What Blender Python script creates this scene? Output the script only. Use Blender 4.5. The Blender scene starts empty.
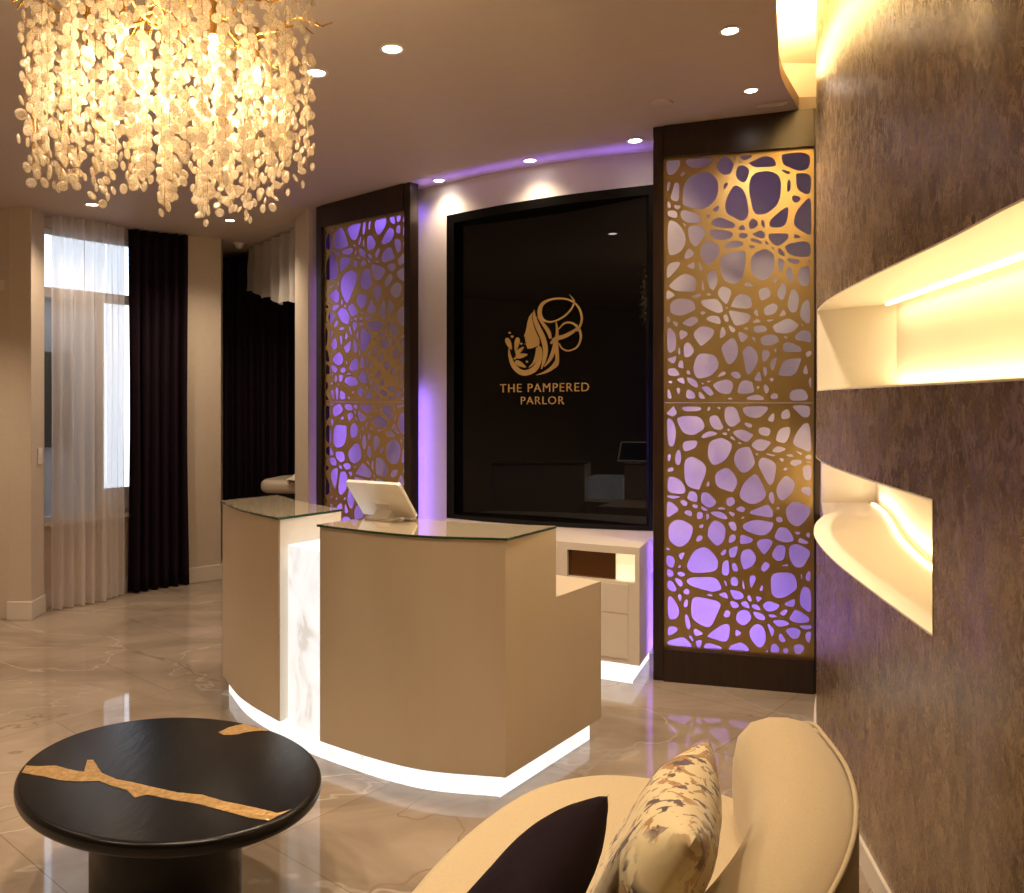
import bpy, bmesh, math, random
from mathutils import Vector, Matrix, noise
C = bpy.context.scene.collection
S = bpy.context.scene
PI = math.pi
random.seed(7)

# ------------------------------------------------------------------ camera
F, HZ, CH = 850.0, 400.0, 1.62            # focal length in px, horizon row, eye height
cam_d = bpy.data.cameras.new('camera'); cam = bpy.data.objects.new('camera', cam_d); C.objects.link(cam)
cam.location = (0, 0, CH); cam.rotation_euler = (PI/2, 0, 0)
cam_d.sensor_fit = 'HORIZONTAL'; cam_d.sensor_width = 36; cam_d.lens = F/1024*36
cam_d.shift_y = -(446.5-HZ)/1024; cam_d.clip_start = 0.02
S.camera = cam
# ------------------------------------------------------------------ colour management, world
S.view_settings.view_transform = 'Standard'; S.view_settings.look = 'None'
S.view_settings.gamma = 1.0; S.view_settings.use_curve_mapping = False
S.view_settings.exposure = 0.12
S.cycles.use_denoising = True
S.cycles.max_bounces = 8; S.cycles.transparent_max_bounces = 16
S.cycles.caustics_refractive = False; S.cycles.caustics_reflective = False
S.cycles.sample_clamp_indirect = 4.0
w = bpy.data.worlds.new('sky'); S.world = w; w.use_nodes = True
w.node_tree.nodes['Background'].inputs[0].default_value = (0.75, 0.86, 1.0, 1)
w.node_tree.nodes['Background'].inputs[1].default_value = 2.6

WARM = (1.0, 0.74, 0.42); NEUT = (1.0, 0.77, 0.54); PURP = (0.27, 0.14, 1.0); COVE = (1.0, 0.74, 0.41); GOLDEN = (1.0, 0.68, 0.28)

def light(kind, name, loc, energy, color, parent=None, rot=None, to=None, **kw):
    d = bpy.data.lights.new(name, kind); d.energy = energy; d.color = color
    for k, v in kw.items(): setattr(d, k, v)
    o = bpy.data.objects.new(name, d); C.objects.link(o)
    if parent is not None:
        o.parent = parent; loc = Vector(loc)-root_loc(parent)
    o.location = loc
    if rot: o.rotation_euler = rot
    if to is not None: o.rotation_euler = Vector(to).to_track_quat('-Z', 'Y').to_euler()
    return o

# ------------------------------------------------------------------ geometry helpers
def zc(x): return 3.172 + 0.035*x                      # the ceiling falls slightly towards the windows
def at(px, py, z):                                     # where a sight line meets a level z
    Y = (CH-z)*F/(py-HZ); return Vector(((px-512)*Y/F, Y, z))
def cp(px, py):                                        # ... meets the ceiling
    Y = 1319.2/((HZ-py)-0.035*(px-512)); X = (px-512)*Y/F; return Vector((X, Y, zc(X)))

def root_loc(o):
    while o.parent is not None: o = o.parent
    return o.location.copy()
def thing(name, label, cat, loc=(0, 0, 0), group=None):
    o = bpy.data.objects.new(name, None); C.objects.link(o); o.location = loc; o.empty_display_size = .1
    o['label'] = label; o['category'] = cat
    if group: o['group'] = group
    return o
def tag(o, label, cat, group=None, kind=None):
    o['label'] = label; o['category'] = cat
    if group: o['group'] = group
    if kind: o['kind'] = kind
    return o
def obj(name, bm, m, parent=None, smooth=None, bevel=0, label=None, recalc=True):
    """bmesh in world coordinates -> one mesh object"""
    if recalc: bmesh.ops.recalc_face_normals(bm, faces=bm.faces[:])
    me = bpy.data.meshes.new(name)
    if parent is not None:
        bmesh.ops.translate(bm, verts=bm.verts[:], vec=-root_loc(parent))
    bm.to_mesh(me); bm.free()
    o = bpy.data.objects.new(name, me); C.objects.link(o)
    if parent is not None: o.parent = parent
    for mm in (m if isinstance(m, (list, tuple)) else [m]): me.materials.append(mm)
    if smooth is not None:
        for p in me.polygons: p.use_smooth = True
        me.set_sharp_from_angle(angle=math.radians(smooth))
    if bevel:
        b = o.modifiers.new('bevel', 'BEVEL'); b.width = bevel; b.segments = 2; b.limit_method = 'ANGLE'; b.angle_limit = .6
    if label: o['label'] = label
    return o
def own_origin(o):
    """put a parentless mesh's origin at its base"""
    me = o.data; xs = [v.co.x for v in me.vertices]; ys = [v.co.y for v in me.vertices]; z = min(v.co.z for v in me.vertices)
    c = Vector(((min(xs)+max(xs))/2, (min(ys)+max(ys))/2, z)); me.transform(Matrix.Translation(-c)); o.location = c
    return o
def struct(name, bm, m, **k):
    o = obj(name, bm, m, **k); o['kind'] = 'structure'; return o

def prism(bm, pts, z0, z1, ztop=None):
    n = len(pts)
    a = [bm.verts.new((p[0], p[1], z0 if not callable(z0) else z0(p[0]))) for p in pts]
    b = [bm.verts.new((p[0], p[1], z1 if not callable(z1) else z1(p[0]))) for p in pts]
    fs = [bm.faces.new(a[::-1]), bm.faces.new(b)]
    for i in range(n): fs.append(bm.faces.new((a[i], a[(i+1) % n], b[(i+1) % n], b[i])))
    return fs
def box(bm, c, s, rz=0, M=None):
    r = bmesh.ops.create_cube(bm, size=1)['verts']
    bmesh.ops.scale(bm, vec=s, verts=r)
    m = Matrix.Translation(c) @ Matrix.Rotation(rz, 4, 'Z')
    if M is not None: m = Matrix.Translation(c) @ M
    bmesh.ops.transform(bm, matrix=m, verts=r); return r
def lathe(bm, prof, c=(0, 0, 0), n=48):
    rings = []
    for (r, z) in prof:
        if r < 1e-6: rings.append([bm.verts.new((c[0], c[1], c[2]+z))])
        else: rings.append([bm.verts.new((c[0]+r*math.cos(2*PI*i/n), c[1]+r*math.sin(2*PI*i/n), c[2]+z)) for i in range(n)])
    for a, b in zip(rings, rings[1:]):
        for i in range(n):
            j = (i+1) % n
            if len(a) == 1 and len(b) == 1: continue
            if len(a) == 1: bm.faces.new((a[0], b[i], b[j]))
            elif len(b) == 1: bm.faces.new((a[i], a[j], b[0]))
            else: bm.faces.new((a[i], a[j], b[j], b[i]))
def tube(bm, pts, r, n=8, cap=True):
    pts = [Vector(p) for p in pts]; rings = []
    for i, p in enumerate(pts):
        t = (pts[min(i+1, len(pts)-1)]-pts[max(i-1, 0)]).normalized()
        u = t.cross(Vector((0, 0, 1)));  u = Vector((1, 0, 0)) if u.length < 1e-3 else u.normalized()
        v = t.cross(u).normalized(); rr = r[i] if isinstance(r, (list, tuple)) else r
        rings.append([bm.verts.new(p+u*rr*math.cos(2*PI*k/n)+v*rr*math.sin(2*PI*k/n)) for k in range(n)])
    for a, b in zip(rings, rings[1:]):
        for k in range(n): bm.faces.new((a[k], a[(k+1) % n], b[(k+1) % n], b[k]))
    if cap: bm.faces.new(rings[0][::-1]); bm.faces.new(rings[-1])
def crom(pts, n=10, closed=False):
    P = [Vector(p) for p in pts]; out = []; N = len(P)
    rng = range(N) if closed else range(N-1)
    for i in rng:
        p0 = P[(i-1) % N] if closed or i > 0 else 2*P[0]-P[1]
        p1 = P[i]; p2 = P[(i+1) % N]
        p3 = P[(i+2) % N] if closed or i+2 < N else 2*P[-1]-P[-2]
        for k in range(n):
            t = k/n
            out.append(.5*((2*p1)+(-p0+p2)*t+(2*p0-5*p1+4*p2-p3)*t*t+(-p0+3*p1-3*p2+p3)*t**3))
    if not closed: out.append(P[-1].copy())
    return out
def offset(path, d):
    """left-hand offset of an open 2D path"""
    out = []
    for i, p in enumerate(path):
        t = (path[min(i+1, len(path)-1)]-path[max(i-1, 0)]); t = Vector((t.x, t.y)).normalized()
        out.append(Vector((p.x-t.y*d, p.y+t.x*d)))
    return out
def y_at(path, x):
    for a, b in zip(path, path[1:]):
        if min(a.x, b.x) <= x <= max(a.x, b.x) and abs(b.x-a.x) > 1e-9: return a.y+(b.y-a.y)*(x-a.x)/(b.x-a.x)
    return path[0].y if abs(x-path[0].x) < abs(x-path[-1].x) else path[-1].y
def x_at(path, y):
    for a, b in zip(path, path[1:]):
        if min(a.y, b.y) <= y <= max(a.y, b.y) and abs(b.y-a.y) > 1e-9: return a.x+(b.x-a.x)*(y-a.y)/(b.y-a.y)
    return path[0].x if abs(y-path[0].y) < abs(y-path[-1].y) else path[-1].x
def cut(path, lo, hi, ax=1):
    """piece of a path between two y (ax=1) or x (ax=0) values"""
    f = (lambda v: (x_at(path, v), v)) if ax == 1 else (lambda v: (v, y_at(path, v)))
    inner = [p for p in path if lo < p[ax] < hi]
    inner.sort(key=lambda p: p[ax])
    return [Vector(f(lo))]+inner+[Vector(f(hi))]
def soft_prism(bm, outline, z0, z1, r, r0=None, steps=6):
    """a closed outline extruded with rounded upper and lower edges"""
    n = len(outline); r0 = r if r0 is None else r0
    area = sum(outline[i].x*outline[(i+1) % n].y-outline[(i+1) % n].x*outline[i].y for i in range(n))
    sg = 1 if area > 0 else -1
    nor = []
    for i in range(n):
        t = outline[(i+1) % n]-outline[i-1]; t = Vector((t.x, t.y)).normalized(); nor.append(Vector((-t.y, t.x))*sg)
    lev = [(r0*(1-math.cos(a)), z0+r0*(1-math.sin(a))) for a in [PI/2*(1-k/steps)*-1+PI/2*1 for k in range(0)]]
    lev = [(r0*(1-math.sin(k/steps*PI/2)), z0+r0*(1-math.cos(k/steps*PI/2))) for k in range(steps+1)]
    lev += [(r*(1-math.cos(k/steps*PI/2)), z1-r+r*math.sin(k/steps*PI/2)) for k in range(steps+1)]
    rings = [[bm.verts.new((outline[i].x+nor[i].x*d, outline[i].y+nor[i].y*d, z)) for i in range(n)] for d, z in lev]
    for a, b in zip(rings, rings[1:]):
        for i in range(n): bm.faces.new((a[i], a[(i+1) % n], b[(i+1) % n], b[i]))
    bm.faces.new(rings[0][::-1]); bm.faces.new(rings[-1])

# ------------------------------------------------------------------ materials
def mat(name, col=(.5, .5, .5), rough=.5, metal=0, emit=None, es=1, coat=0, spec=None, sheen=0):
    m = bpy.data.materials.new(name); m.use_nodes = True
    b = m.node_tree.nodes['Principled BSDF']
    b.inputs['Base Color'].default_value = (*col, 1); b.inputs['Roughness'].default_value = rough
    b.inputs['Metallic'].default_value = metal; b.inputs['Coat Weight'].default_value = coat
    if spec is not None: b.inputs['Specular IOR Level'].default_value = spec
    if sheen: b.inputs['Sheen Weight'].default_value = sheen
    if emit: b.inputs['Emission Color'].default_value = (*emit, 1); b.inputs['Emission Strength'].default_value = es
    return m
def nd(m, t, **kw):
    n = m.node_tree.nodes.new(t)
    for k, v in kw.items():
        if k in n.inputs.keys() if hasattr(n.inputs, 'keys') else False: n.inputs[k].default_value = v
        else: setattr(n, k, v)
    return n
def lk(m, a, b): m.node_tree.links.new(a, b)
def bsdf(m): return m.node_tree.nodes['Principled BSDF']
def coords(m, scale=(1, 1, 1), rz=0, kind='Object'):
    tc = nd(m, 'ShaderNodeTexCoord'); mp = nd(m, 'ShaderNodeMapping')
    mp.inputs['Scale'].default_value = scale; mp.inputs['Rotation'].default_value = (0, 0, rz)
    lk(m, tc.outputs[kind], mp.inputs['Vector']); return mp.outputs['Vector']
def world_coords(m, scale=(1, 1, 1), rz=0):
    g = nd(m, 'ShaderNodeNewGeometry'); mp = nd(m, 'ShaderNodeMapping')
    mp.inputs['Scale'].default_value = scale; mp.inputs['Rotation'].default_value = (0, 0, rz)
    lk(m, g.outputs['Position'], mp.inputs['Vector']); return mp.outputs['Vector']
def ntex(m, vec, scale, detail=4, rough=.5, dist=0):
    n = nd(m, 'ShaderNodeTexNoise'); n.inputs['Scale'].default_value = scale; n.inputs['Detail'].default_value = detail
    n.inputs['Roughness'].default_value = rough; n.inputs['Distortion'].default_value = dist
    lk(m, vec, n.inputs['Vector']); return n.outputs['Fac']
def ramp(m, fac, stops):
    r = nd(m, 'ShaderNodeValToRGB'); e = r.color_ramp.elements
    while len(e) < len(stops): e.new(.5)
    for i, (p, c) in enumerate(stops): e[i].position = p; e[i].color = (*c, 1) if len(c) == 3 else c
    lk(m, fac, r.inputs['Fac']); return r.outputs['Color']
def mix(m, a, b, fac, blend='MIX'):
    n = nd(m, 'ShaderNodeMix'); n.data_type = 'RGBA'; n.blend_type = blend
    for s, v in ((n.inputs[0], fac), (n.inputs[6], a), (n.inputs[7], b)):
        if hasattr(v, 'links'): lk(m, v, s)
        elif isinstance(v, (int, float)): s.default_value = v
        else: s.default_value = (*v, 1)
    return n.outputs[2]
def bump(m, h, strength=.3, dist=.01):
    b = nd(m, 'ShaderNodeBump'); b.inputs['Strength'].default_value = strength; b.inputs['Distance'].default_value = dist
    lk(m, h, b.inputs['Height']); lk(m, b.outputs['Normal'], bsdf(m).inputs['Normal'])

def m_floor():
    m = mat('polished_marble_tile', rough=.04, spec=.6); b = bsdf(m)
    v = world_coords(m, rz=math.radians(-50))
    v2 = world_coords(m, (1, 1.9, 1), rz=math.radians(-20))
    n1 = ntex(m, v2, .9, 6, .6, 1.2)
    base = ramp(m, n1, [(.3, (.24, .185, .135)), (.5, (.34, .27, .205)), (.72, (.44, .36, .285))])
    def vein(scale, wth, dist, seed):
        vv = world_coords(m, (scale, scale*1.8, 1), rz=math.radians(-35+seed*17))
        nn = ntex(m, vv, 1.0, 5, .55, dist)
        mt = nd(m, 'ShaderNodeMath', operation='SUBTRACT'); lk(m, nn, mt.inputs[0]); mt.inputs[1].default_value = .5
        ab = nd(m, 'ShaderNodeMath', operation='ABSOLUTE'); lk(m, mt.outputs[0], ab.inputs[0])
        return ramp(m, ab.outputs[0], [(0, (1, 1, 1)), (wth, (0, 0, 0))])
    c = mix(m, base, (.44, .38, .32), vein(.45, .008, .8, 0))
    c = mix(m, c, (.25, .18, .13), vein(.30, .003, 1.0, 3))
    br = nd(m, 'ShaderNodeTexBrick'); lk(m, v, br.inputs['Vector']); br.offset = 0.5
    br.inputs['Scale'].default_value = 1; br.inputs['Brick Width'].default_value = 1.2; br.inputs['Row Height'].default_value = .9
    br.inputs['Mortar Size'].default_value = .0022; br.inputs['Mortar Smooth'].default_value = .1
    br.inputs['Color1'].default_value = (1, 1, 1, 1); br.inputs['Color2'].default_value = (.86, .86, .86, 1); br.inputs['Mortar'].default_value = (.62, .58, .55, 1)
    c = mix(m, c, br.outputs['Color'], 1.0, 'MULTIPLY'); lk(m, c, b.inputs['Base Color'])
    return m
def m_bronze():
    m = mat('bronze_plaster', rough=.3, metal=.5); b = bsdf(m)
    v = world_coords(m, (1, 1, .6))
    n1 = ntex(m, v, 22, 9, .82, .9); n2 = ntex(m, world_coords(m, (1, 1, .6)), 5.5, 6, .7, .5)
    c = ramp(m, n1, [(.36, (.12, .075, .040)), (.46, (.26, .178, .104)), (.56, (.35, .25, .152)), (.68, (.49, .37, .24))])
    c2 = ramp(m, n2, [(.35, (.80, .80, .80)), (.65, (1.1, 1.1, 1.1))])
    lk(m, mix(m, c, c2, 1.0, 'MULTIPLY'), b.inputs['Base Color'])
    r = nd(m, 'ShaderNodeMapRange'); lk(m, n1, r.inputs[0]); r.inputs[1].default_value = .3; r.inputs[2].default_value = .7
    r.inputs[3].default_value = .20; r.inputs[4].default_value = .34; lk(m, r.outputs[0], b.inputs['Roughness'])
    bump(m, n1, .09, .01); return m
def m_noise(name, c1, c2, scale, rough=.6, bs=.1, metal=0, stretch=(1, 1, 1), bd=.005, **k):
    m = mat(name, c1, rough, metal, **k); v = world_coords(m, stretch)
    n = ntex(m, v, scale, 5, .6)
    lk(m, ramp(m, n, [(.3, c1), (.7, c2)]), bsdf(m).inputs['Base Color'])
    if bs: bump(m, n, bs, bd)
    return m
def m_gold():
    m = mat('brushed_gold', (.54, .39, .17), .34, .95); v = world_coords(m, (1, 1, 60))
    n = ntex(m, v, 6, 3, .5); r = nd(m, 'ShaderNodeMapRange'); lk(m, n, r.inputs[0]); r.inputs[3].default_value = .27; r.inputs[4].default_value = .42
    lk(m, r.outputs[0], bsdf(m).inputs['Roughness']); return m
def m_onyx(name, es):
    m = mat(name, (.9, .88, .84), .15, 0, (1, .95, .88), es); v = world_coords(m, (1, 1, .7))
    n = ntex(m, v, 5, 7, .62, 1.2)
    c = ramp(m, n, [(.34, (.66, .62, .57)), (.45, (.90, .89, .87)), (.6, (.98, .98, .97))])
    lk(m, c, bsdf(m).inputs['Emission Color']); bsdf(m).inputs['Base Color'].default_value = (.35, .34, .32, 1); return m
def m_sheer(name, col, dens, transl=.55):
    m = bpy.data.materials.new(name); m.use_nodes = True; nt = m.node_tree; nt.nodes.clear()
    out = nt.nodes.new('ShaderNodeOutputMaterial'); tr = nt.nodes.new('ShaderNodeBsdfTransparent')
    d = nt.nodes.new('ShaderNodeBsdfDiffuse'); t = nt.nodes.new('ShaderNodeBsdfTranslucent')
    d.inputs[0].default_value = (*col, 1); t.inputs[0].default_value = (*col, 1)
    m1 = nt.nodes.new('ShaderNodeMixShader'); m1.inputs[0].default_value = transl
    nt.links.new(d.outputs[0], m1.inputs[1]); nt.links.new(t.outputs[0], m1.inputs[2])
    m2 = nt.nodes.new('ShaderNodeMixShader'); m2.inputs[0].default_value = dens
    nt.links.new(tr.outputs[0], m2.inputs[1]); nt.links.new(m1.outputs[0], m2.inputs[2]); nt.links.new(m2.outputs[0], out.inputs[0])
    wv = nt.nodes.new('ShaderNodeTexNoise'); wv.inputs['Scale'].default_value = 9; wv.inputs['Detail'].default_value = 2
    mr = nt.nodes.new('ShaderNodeMapRange'); mr.inputs[3].default_value = dens-.08; mr.inputs[4].default_value = dens+.08
    nt.links.new(wv.outputs['Fac'], mr.inputs[0]); nt.links.new(mr.outputs[0], m2.inputs[0])
    return m
def m_pane(name, tint=(1, 1, 1), gloss=.12):
    m = bpy.data.materials.new(name); m.use_nodes = True; nt = m.node_tree; nt.nodes.clear()
    out = nt.nodes.new('ShaderNodeOutputMaterial'); tr = nt.nodes.new('ShaderNodeBsdfTransparent'); tr.inputs[0].default_value = (*tint, 1)
    g = nt.nodes.new('ShaderNodeBsdfGlossy'); g.inputs['Roughness'].default_value = .01
    fr = nt.nodes.new('ShaderNodeFresnel'); fr.inputs['IOR'].default_value = 1.52
    mx = nt.nodes.new('ShaderNodeMixShader')
    nt.links.new(fr.outputs[0], mx.inputs[0]); nt.links.new(tr.outputs[0], mx.inputs[1]); nt.links.new(g.outputs[0], mx.inputs[2]); nt.links.new(mx.outputs[0], out.inputs[0])
    return m
def m_crystal():
    m = bpy.data.materials.new('frosted_crystal'); m.use_nodes = True; nt = m.node_tree; nt.nodes.clear()
    out = nt.nodes.new('ShaderNodeOutputMaterial')
    tl = nt.nodes.new('ShaderNodeBsdfTranslucent'); tl.inputs[0].default_value = (1, .93, .80, 1)
    df = nt.nodes.new('ShaderNodeBsdfDiffuse'); df.inputs[0].default_value = (.95, .88, .76, 1)
    gl = nt.nodes.new('ShaderNodeBsdfGlossy'); gl.inputs['Roughness'].default_value = .12
    tr = nt.nodes.new('ShaderNodeBsdfTransparent'); tr.inputs[0].default_value = (1, .95, .86, 1)
    a = nt.nodes.new('ShaderNodeMixShader'); a.inputs[0].default_value = .35
    nt.links.new(tl.outputs[0], a.inputs[1]); nt.links.new(df.outputs[0], a.inputs[2])
    b = nt.nodes.new('ShaderNodeMixShader'); b.inputs[0].default_value = .12
    nt.links.new(a.outputs[0], b.inputs[1]); nt.links.new(gl.outputs[0], b.inputs[2])
    g = nt.nodes.new('ShaderNodeNewGeometry'); nz = nt.nodes.new('ShaderNodeTexNoise'); nz.inputs['Scale'].default_value = 150; nz.inputs['Detail'].default_value = 3; nz.inputs['Distortion'].default_value = 2
    nt.links.new(g.outputs['Position'], nz.inputs['Vector'])
    cr = nt.nodes.new('ShaderNodeValToRGB'); cr.color_ramp.elements[0].position = .4; cr.color_ramp.elements[0].color = (.62, .50, .36, 1); cr.color_ramp.elements[1].position = .56; cr.color_ramp.elements[1].color = (1, .95, .86, 1)
    nt.links.new(nz.outputs['Fac'], cr.inputs['Fac']); nt.links.new(cr.outputs['Color'], tl.inputs[0]); nt.links.new(cr.outputs['Color'], df.inputs[0])
    c = nt.nodes.new('ShaderNodeMixShader'); c.inputs[0].default_value = .36
    nt.links.new(b.outputs[0], c.inputs[1]); nt.links.new(tr.outputs[0], c.inputs[2]); nt.links.new(c.outputs[0], out.inputs[0])
    return m
def m_floral():
    m = mat('floral_velvet', rough=.6, sheen=.4); b = bsdf(m); v = coords(m)
    n0 = ntex(m, v, 5, 3, .5, .6); n1 = ntex(m, v, 12, 3, .6, 1.8); n2 = ntex(m, coords(m, (1.6, .8, 1)), 27, 2, .5, .5)
    mk = ramp(m, n0, [(.38, (0, 0, 0)), (.48, (1, 1, 1))])
    s1 = mix(m, (0, 0, 0), ramp(m, n1, [(.53, (0, 0, 0)), (.56, (1, 1, 1))]), mk)
    s2 = mix(m, (0, 0, 0), ramp(m, n2, [(.56, (0, 0, 0)), (.59, (1, 1, 1))]), mk)
    c = mix(m, (.80, .66, .38), (.42, .22, .07), s1); c = mix(m, c, (.08, .035, .04), s2)
    lk(m, c, b.inputs['Base Color']); bump(m, ntex(m, v, 8, 3), .3, .02); return m

M = dict(
    floor=m_floor(), bronze=m_bronze(), gold=m_gold(),
    wall=m_noise('cream_wall_paint', (.60, .51, .41), (.63, .54, .44), 30, .55, .03),
    white=m_noise('white_wall_paint', (.70, .64, .60), (.73, .67, .63), 30, .5, .03),
    ceil=m_noise('ceiling_paint', (.52, .43, .37), (.54, .45, .385), 20, .6, .02),
    trim=mat('trim_paint', (.72, .66, .58), .35),
    niche=mat('niche_paint', (.86, .80, .66), .5),
    wood=m_noise('dark_walnut', (.012, .0055, .0035), (.030, .014, .008), 5, .28, .05, stretch=(6, 6, .6)),
    black_glass=mat('black_glass', (.003, .003, .003), .015, 0, spec=.30),
    black_satin=mat('black_satin', (.003, .003, .003), .22, spec=.25),
    desk=m_noise('desk_lacquer', (.60, .50, .37), (.62, .52, .39), 9, .42, .02, stretch=(1, 1, .2)),
    desk_white=mat('desk_white', (.78, .72, .62), .35),
    top_glass=mat('tinted_glass_top', (.46, .39, .28), .03, 0, spec=.9, coat=.6),
    glass_edge=mat('green_glass_edge', (.03, .08, .06), .1),
    onyx=m_onyx('backlit_onyx', .88), plinth=m_onyx('backlit_marble_plinth', 1.1),
    cab=mat('cabinet_lacquer', (.74, .66, .56), .35), cab_in=mat('bronze_mirror', (.20, .10, .04), .08, .9),
    groove=mat('shadow_gap', (.18, .13, .09), .7),
    sofa=m_noise('cream_boucle', (.49, .385, .225), (.57, .455, .275), 260, .85, .35, bd=.002, sheen=.3),
    plum=m_noise('plum_velvet', (.007, .003, .006), (.012, .004, .009), 40, .75, .1, spec=.08),
    drape=m_noise('aubergine_drape', (.009, .004, .008), (.016, .006, .013), 60, .8, .05, spec=.15, stretch=(1, 1, .2)),
    floral=m_floral(), black_wood=m_noise('ebonised_wood', (.003, .0028, .0026), (.006, .005, .0045), 7, .27, .25, spec=.28, stretch=(3, 1, 1)),
    inlay=m_noise('gold_leaf_inlay', (.52, .30, .09), (.85, .56, .24), 60, .35, .8, metal=.8, bd=.006),
    sign_gold=mat('sign_gold', (.88, .60, .22), .26, .6), brass=mat('polished_brass', (.80, .50, .16), .22, 1), crystal=m_crystal(),
    plastic=mat('white_plastic', (.80, .76, .72), .3), screen=mat('dark_display', (.01, .01, .012), .05),
    chrome=mat('chrome', (.7, .7, .7), .12, 1), led_w=mat('led_diffuser', (1, 1, 1), .5, 0, (1, .92, .80), 22),
    off=mat('opal_diffuser', (.7, .66, .6), .4),
    bulb=mat('warm_bulb', (1, 1, 1), .5, 0, (1, .72, .36), 18),
    led_warm=mat('warm_led_strip', (1, 1, 1), .5, 0, (1, .78, .42), 4), led_purple=mat('purple_led_strip', (.3, .2, .8), .5, 0, (.35, .18, 1), 8),
    sheer=m_sheer('sheer_voile', (.93, .88, .86), .70), sheer2=m_sheer('white_voile', (.82, .77, .72), .85),
    pane=m_pane('window_glass'), frame=mat('window_frame_white', (.72, .72, .72), .35),
    brick=m_noise('outside_render', (.16, .15, .15), (.22, .20, .19), 3, .8, .1), vinyl=mat('beige_vinyl', (.50, .43, .34), .45),
    towel=m_noise('towel_terry', (.66, .58, .47), (.72, .64, .53), 150, .9, .4, bd=.003),
    backwall=m_noise('rear_wall_paint', (.20, .15, .11), (.23, .17, .13), 8, .6, .03),
)

# ------------------------------------------------------------------ room shell
# the bronze wall's curve, from behind the camera to the screen
bz = crom([(.98, -3.0), (.95, -1.5), (.955, 0), (.985, .9), (1.06, 1.76), (1.119, 2.14), (1.2, 2.80), (1.29, 3.4), (1.405, 3.9), (1.505, 4.2), (1.61, 4.45), (1.72, 4.65)], 8)
fw = crom([(-1.62, 7.03), (-1.3, 6.74), (-.684, 6.185), (.12, 5.677), (.887, 5.426), (1.5, 5.33), (2.3, 5.28)], 8)   # feature wall front

bm = bmesh.new(); prism(bm, [Vector(p) for p in ((-5.2, -3.4), (3.2, -3.4), (3.2, 9.4), (-5.2, 9.4))], -.12, 0)
struct('floor', bm, M['floor'])

# ceiling slab with the curved cove edge on the right
ce = crom([(.74, -3.2), (.71, -1.5), (.715, 0), (.75, .9), (.82, 1.76), (.875, 2.3), (.945, 2.80), (1.053, 3.377), (1.174, 3.751), (1.33, 4.2), (1.59, 4.71)], 8)
out = [Vector((-5.2, -3.4)), Vector((.74, -3.4))]+[p for p in ce]+[Vector((3.2, 4.71)), Vector((3.2, 9.4)), Vector((-3.3, 9.4)), Vector((-3.25, 7.95)), Vector((-3.02, 7.85)), Vector((-3.86, 6.62)), Vector((-5.2, 6.62))]
bm = bmesh.new(); prism(bm, out, zc, lambda x: zc(x)+.07)
struct('ceiling', bm, M['ceil'])
# cove box above the gap
ce_in = offset(ce, .30)
out = [Vector((ce_in[0].x, -3.4))]+ce_in+[Vector((1.25, 4.95)), Vector((2.6, 4.95)), Vector((2.6, -3.4))]
bm = bmesh.new()
a = [bm.verts.new((p.x, p.y, zc(p.x)+.06)) for p in out]; b = [bm.verts.new((p.x, p.y, 3.58)) for p in out]
for i in range(len(a)): j = (i+1) % len(a); bm.faces.new((a[i], a[j], b[j], b[i]))
bm.faces.new(b)
struct('trim_1', bm, M['niche'])
strip = cut(offset(ce, .05), -1.0, 4.6)
bm = bmesh.new()
for p, q in zip(strip, strip[1:]):
    d = (q-p); box(bm, (*((p+q)/2), zc(p.x)+.077), (.012, d.length+.002, .008), math.atan2(d.y, d.x)-PI/2)
o = obj('cove_light_strip', bm, M['led_warm']); tag(own_origin(o), 'warm glowing light strip hidden in the ceiling cove beside the bronze wall', 'light strip')
for y0, y1 in ((.2, 1.4), (1.4, 2.6), (2.6, 3.6), (3.6, 4.5)):
    p, q = Vector((x_at(strip, y0), y0)), Vector((x_at(strip, y1), y1)); d = q-p
    light('AREA', 'cove_light', (*((p+q)/2), zc(p.x)+.09), (20 if y0 < 3.5 else 44)*d.length, GOLDEN, rot=(PI, 0, math.atan2(d.y, d.x)), shape='RECTANGLE', size=d.length, size_y=.03)
    dn = Vector((d.y, -d.x)).normalized(); zd = -Vector((dn.x, dn.y, -.12)).normalized(); xd = Vector((d.x, d.y, 0)).normalized(); yd = zd.cross(xd)
    o = light('AREA', 'cove_light', ((p.x+q.x)/2+dn.x*.04, (p.y+q.y)/2+dn.y*.04, zc(p.x)+.10), 4.5*d.length, GOLDEN, shape='RECTANGLE', size=d.length, size_y=.03)
    o.rotation_euler = Matrix((xd, yd, zd)).transposed().to_euler()

# bronze wall: bands, with the two openings
def band(bm, path, z0, z1, th=.5, closed=True):
    bk = offset(path, -th); prism(bm, list(path)+bk[::-1], z0, z1)
UZ0, UZ1, UY0, UY1 = 1.66, 2.038, .6, 3.93
LZ0, LZ1, LY0 = .98, 1.352, 2.30
bm = bmesh.new()
band(bm, bz, 0, LZ0)
band(bm, cut(bz, -3, LY0), LZ0, LZ1)
band(bm, bz, LZ1, UZ0)
band(bm, cut(bz, -3, UY0), UZ0, UZ1)
band(bm, cut(bz, UY1, 4.65), UZ0, UZ1)
band(bm, bz, UZ1, 3.56)
struct('wall_right', bm, M['bronze'], smooth=35)
# skirting on the bronze wall
bm = bmesh.new(); prism(bm, offset(bz, .012)+offset(bz, -.004)[::-1], 0, .09); struct('baseboard_right', bm, M['trim'], smooth=30)

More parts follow.
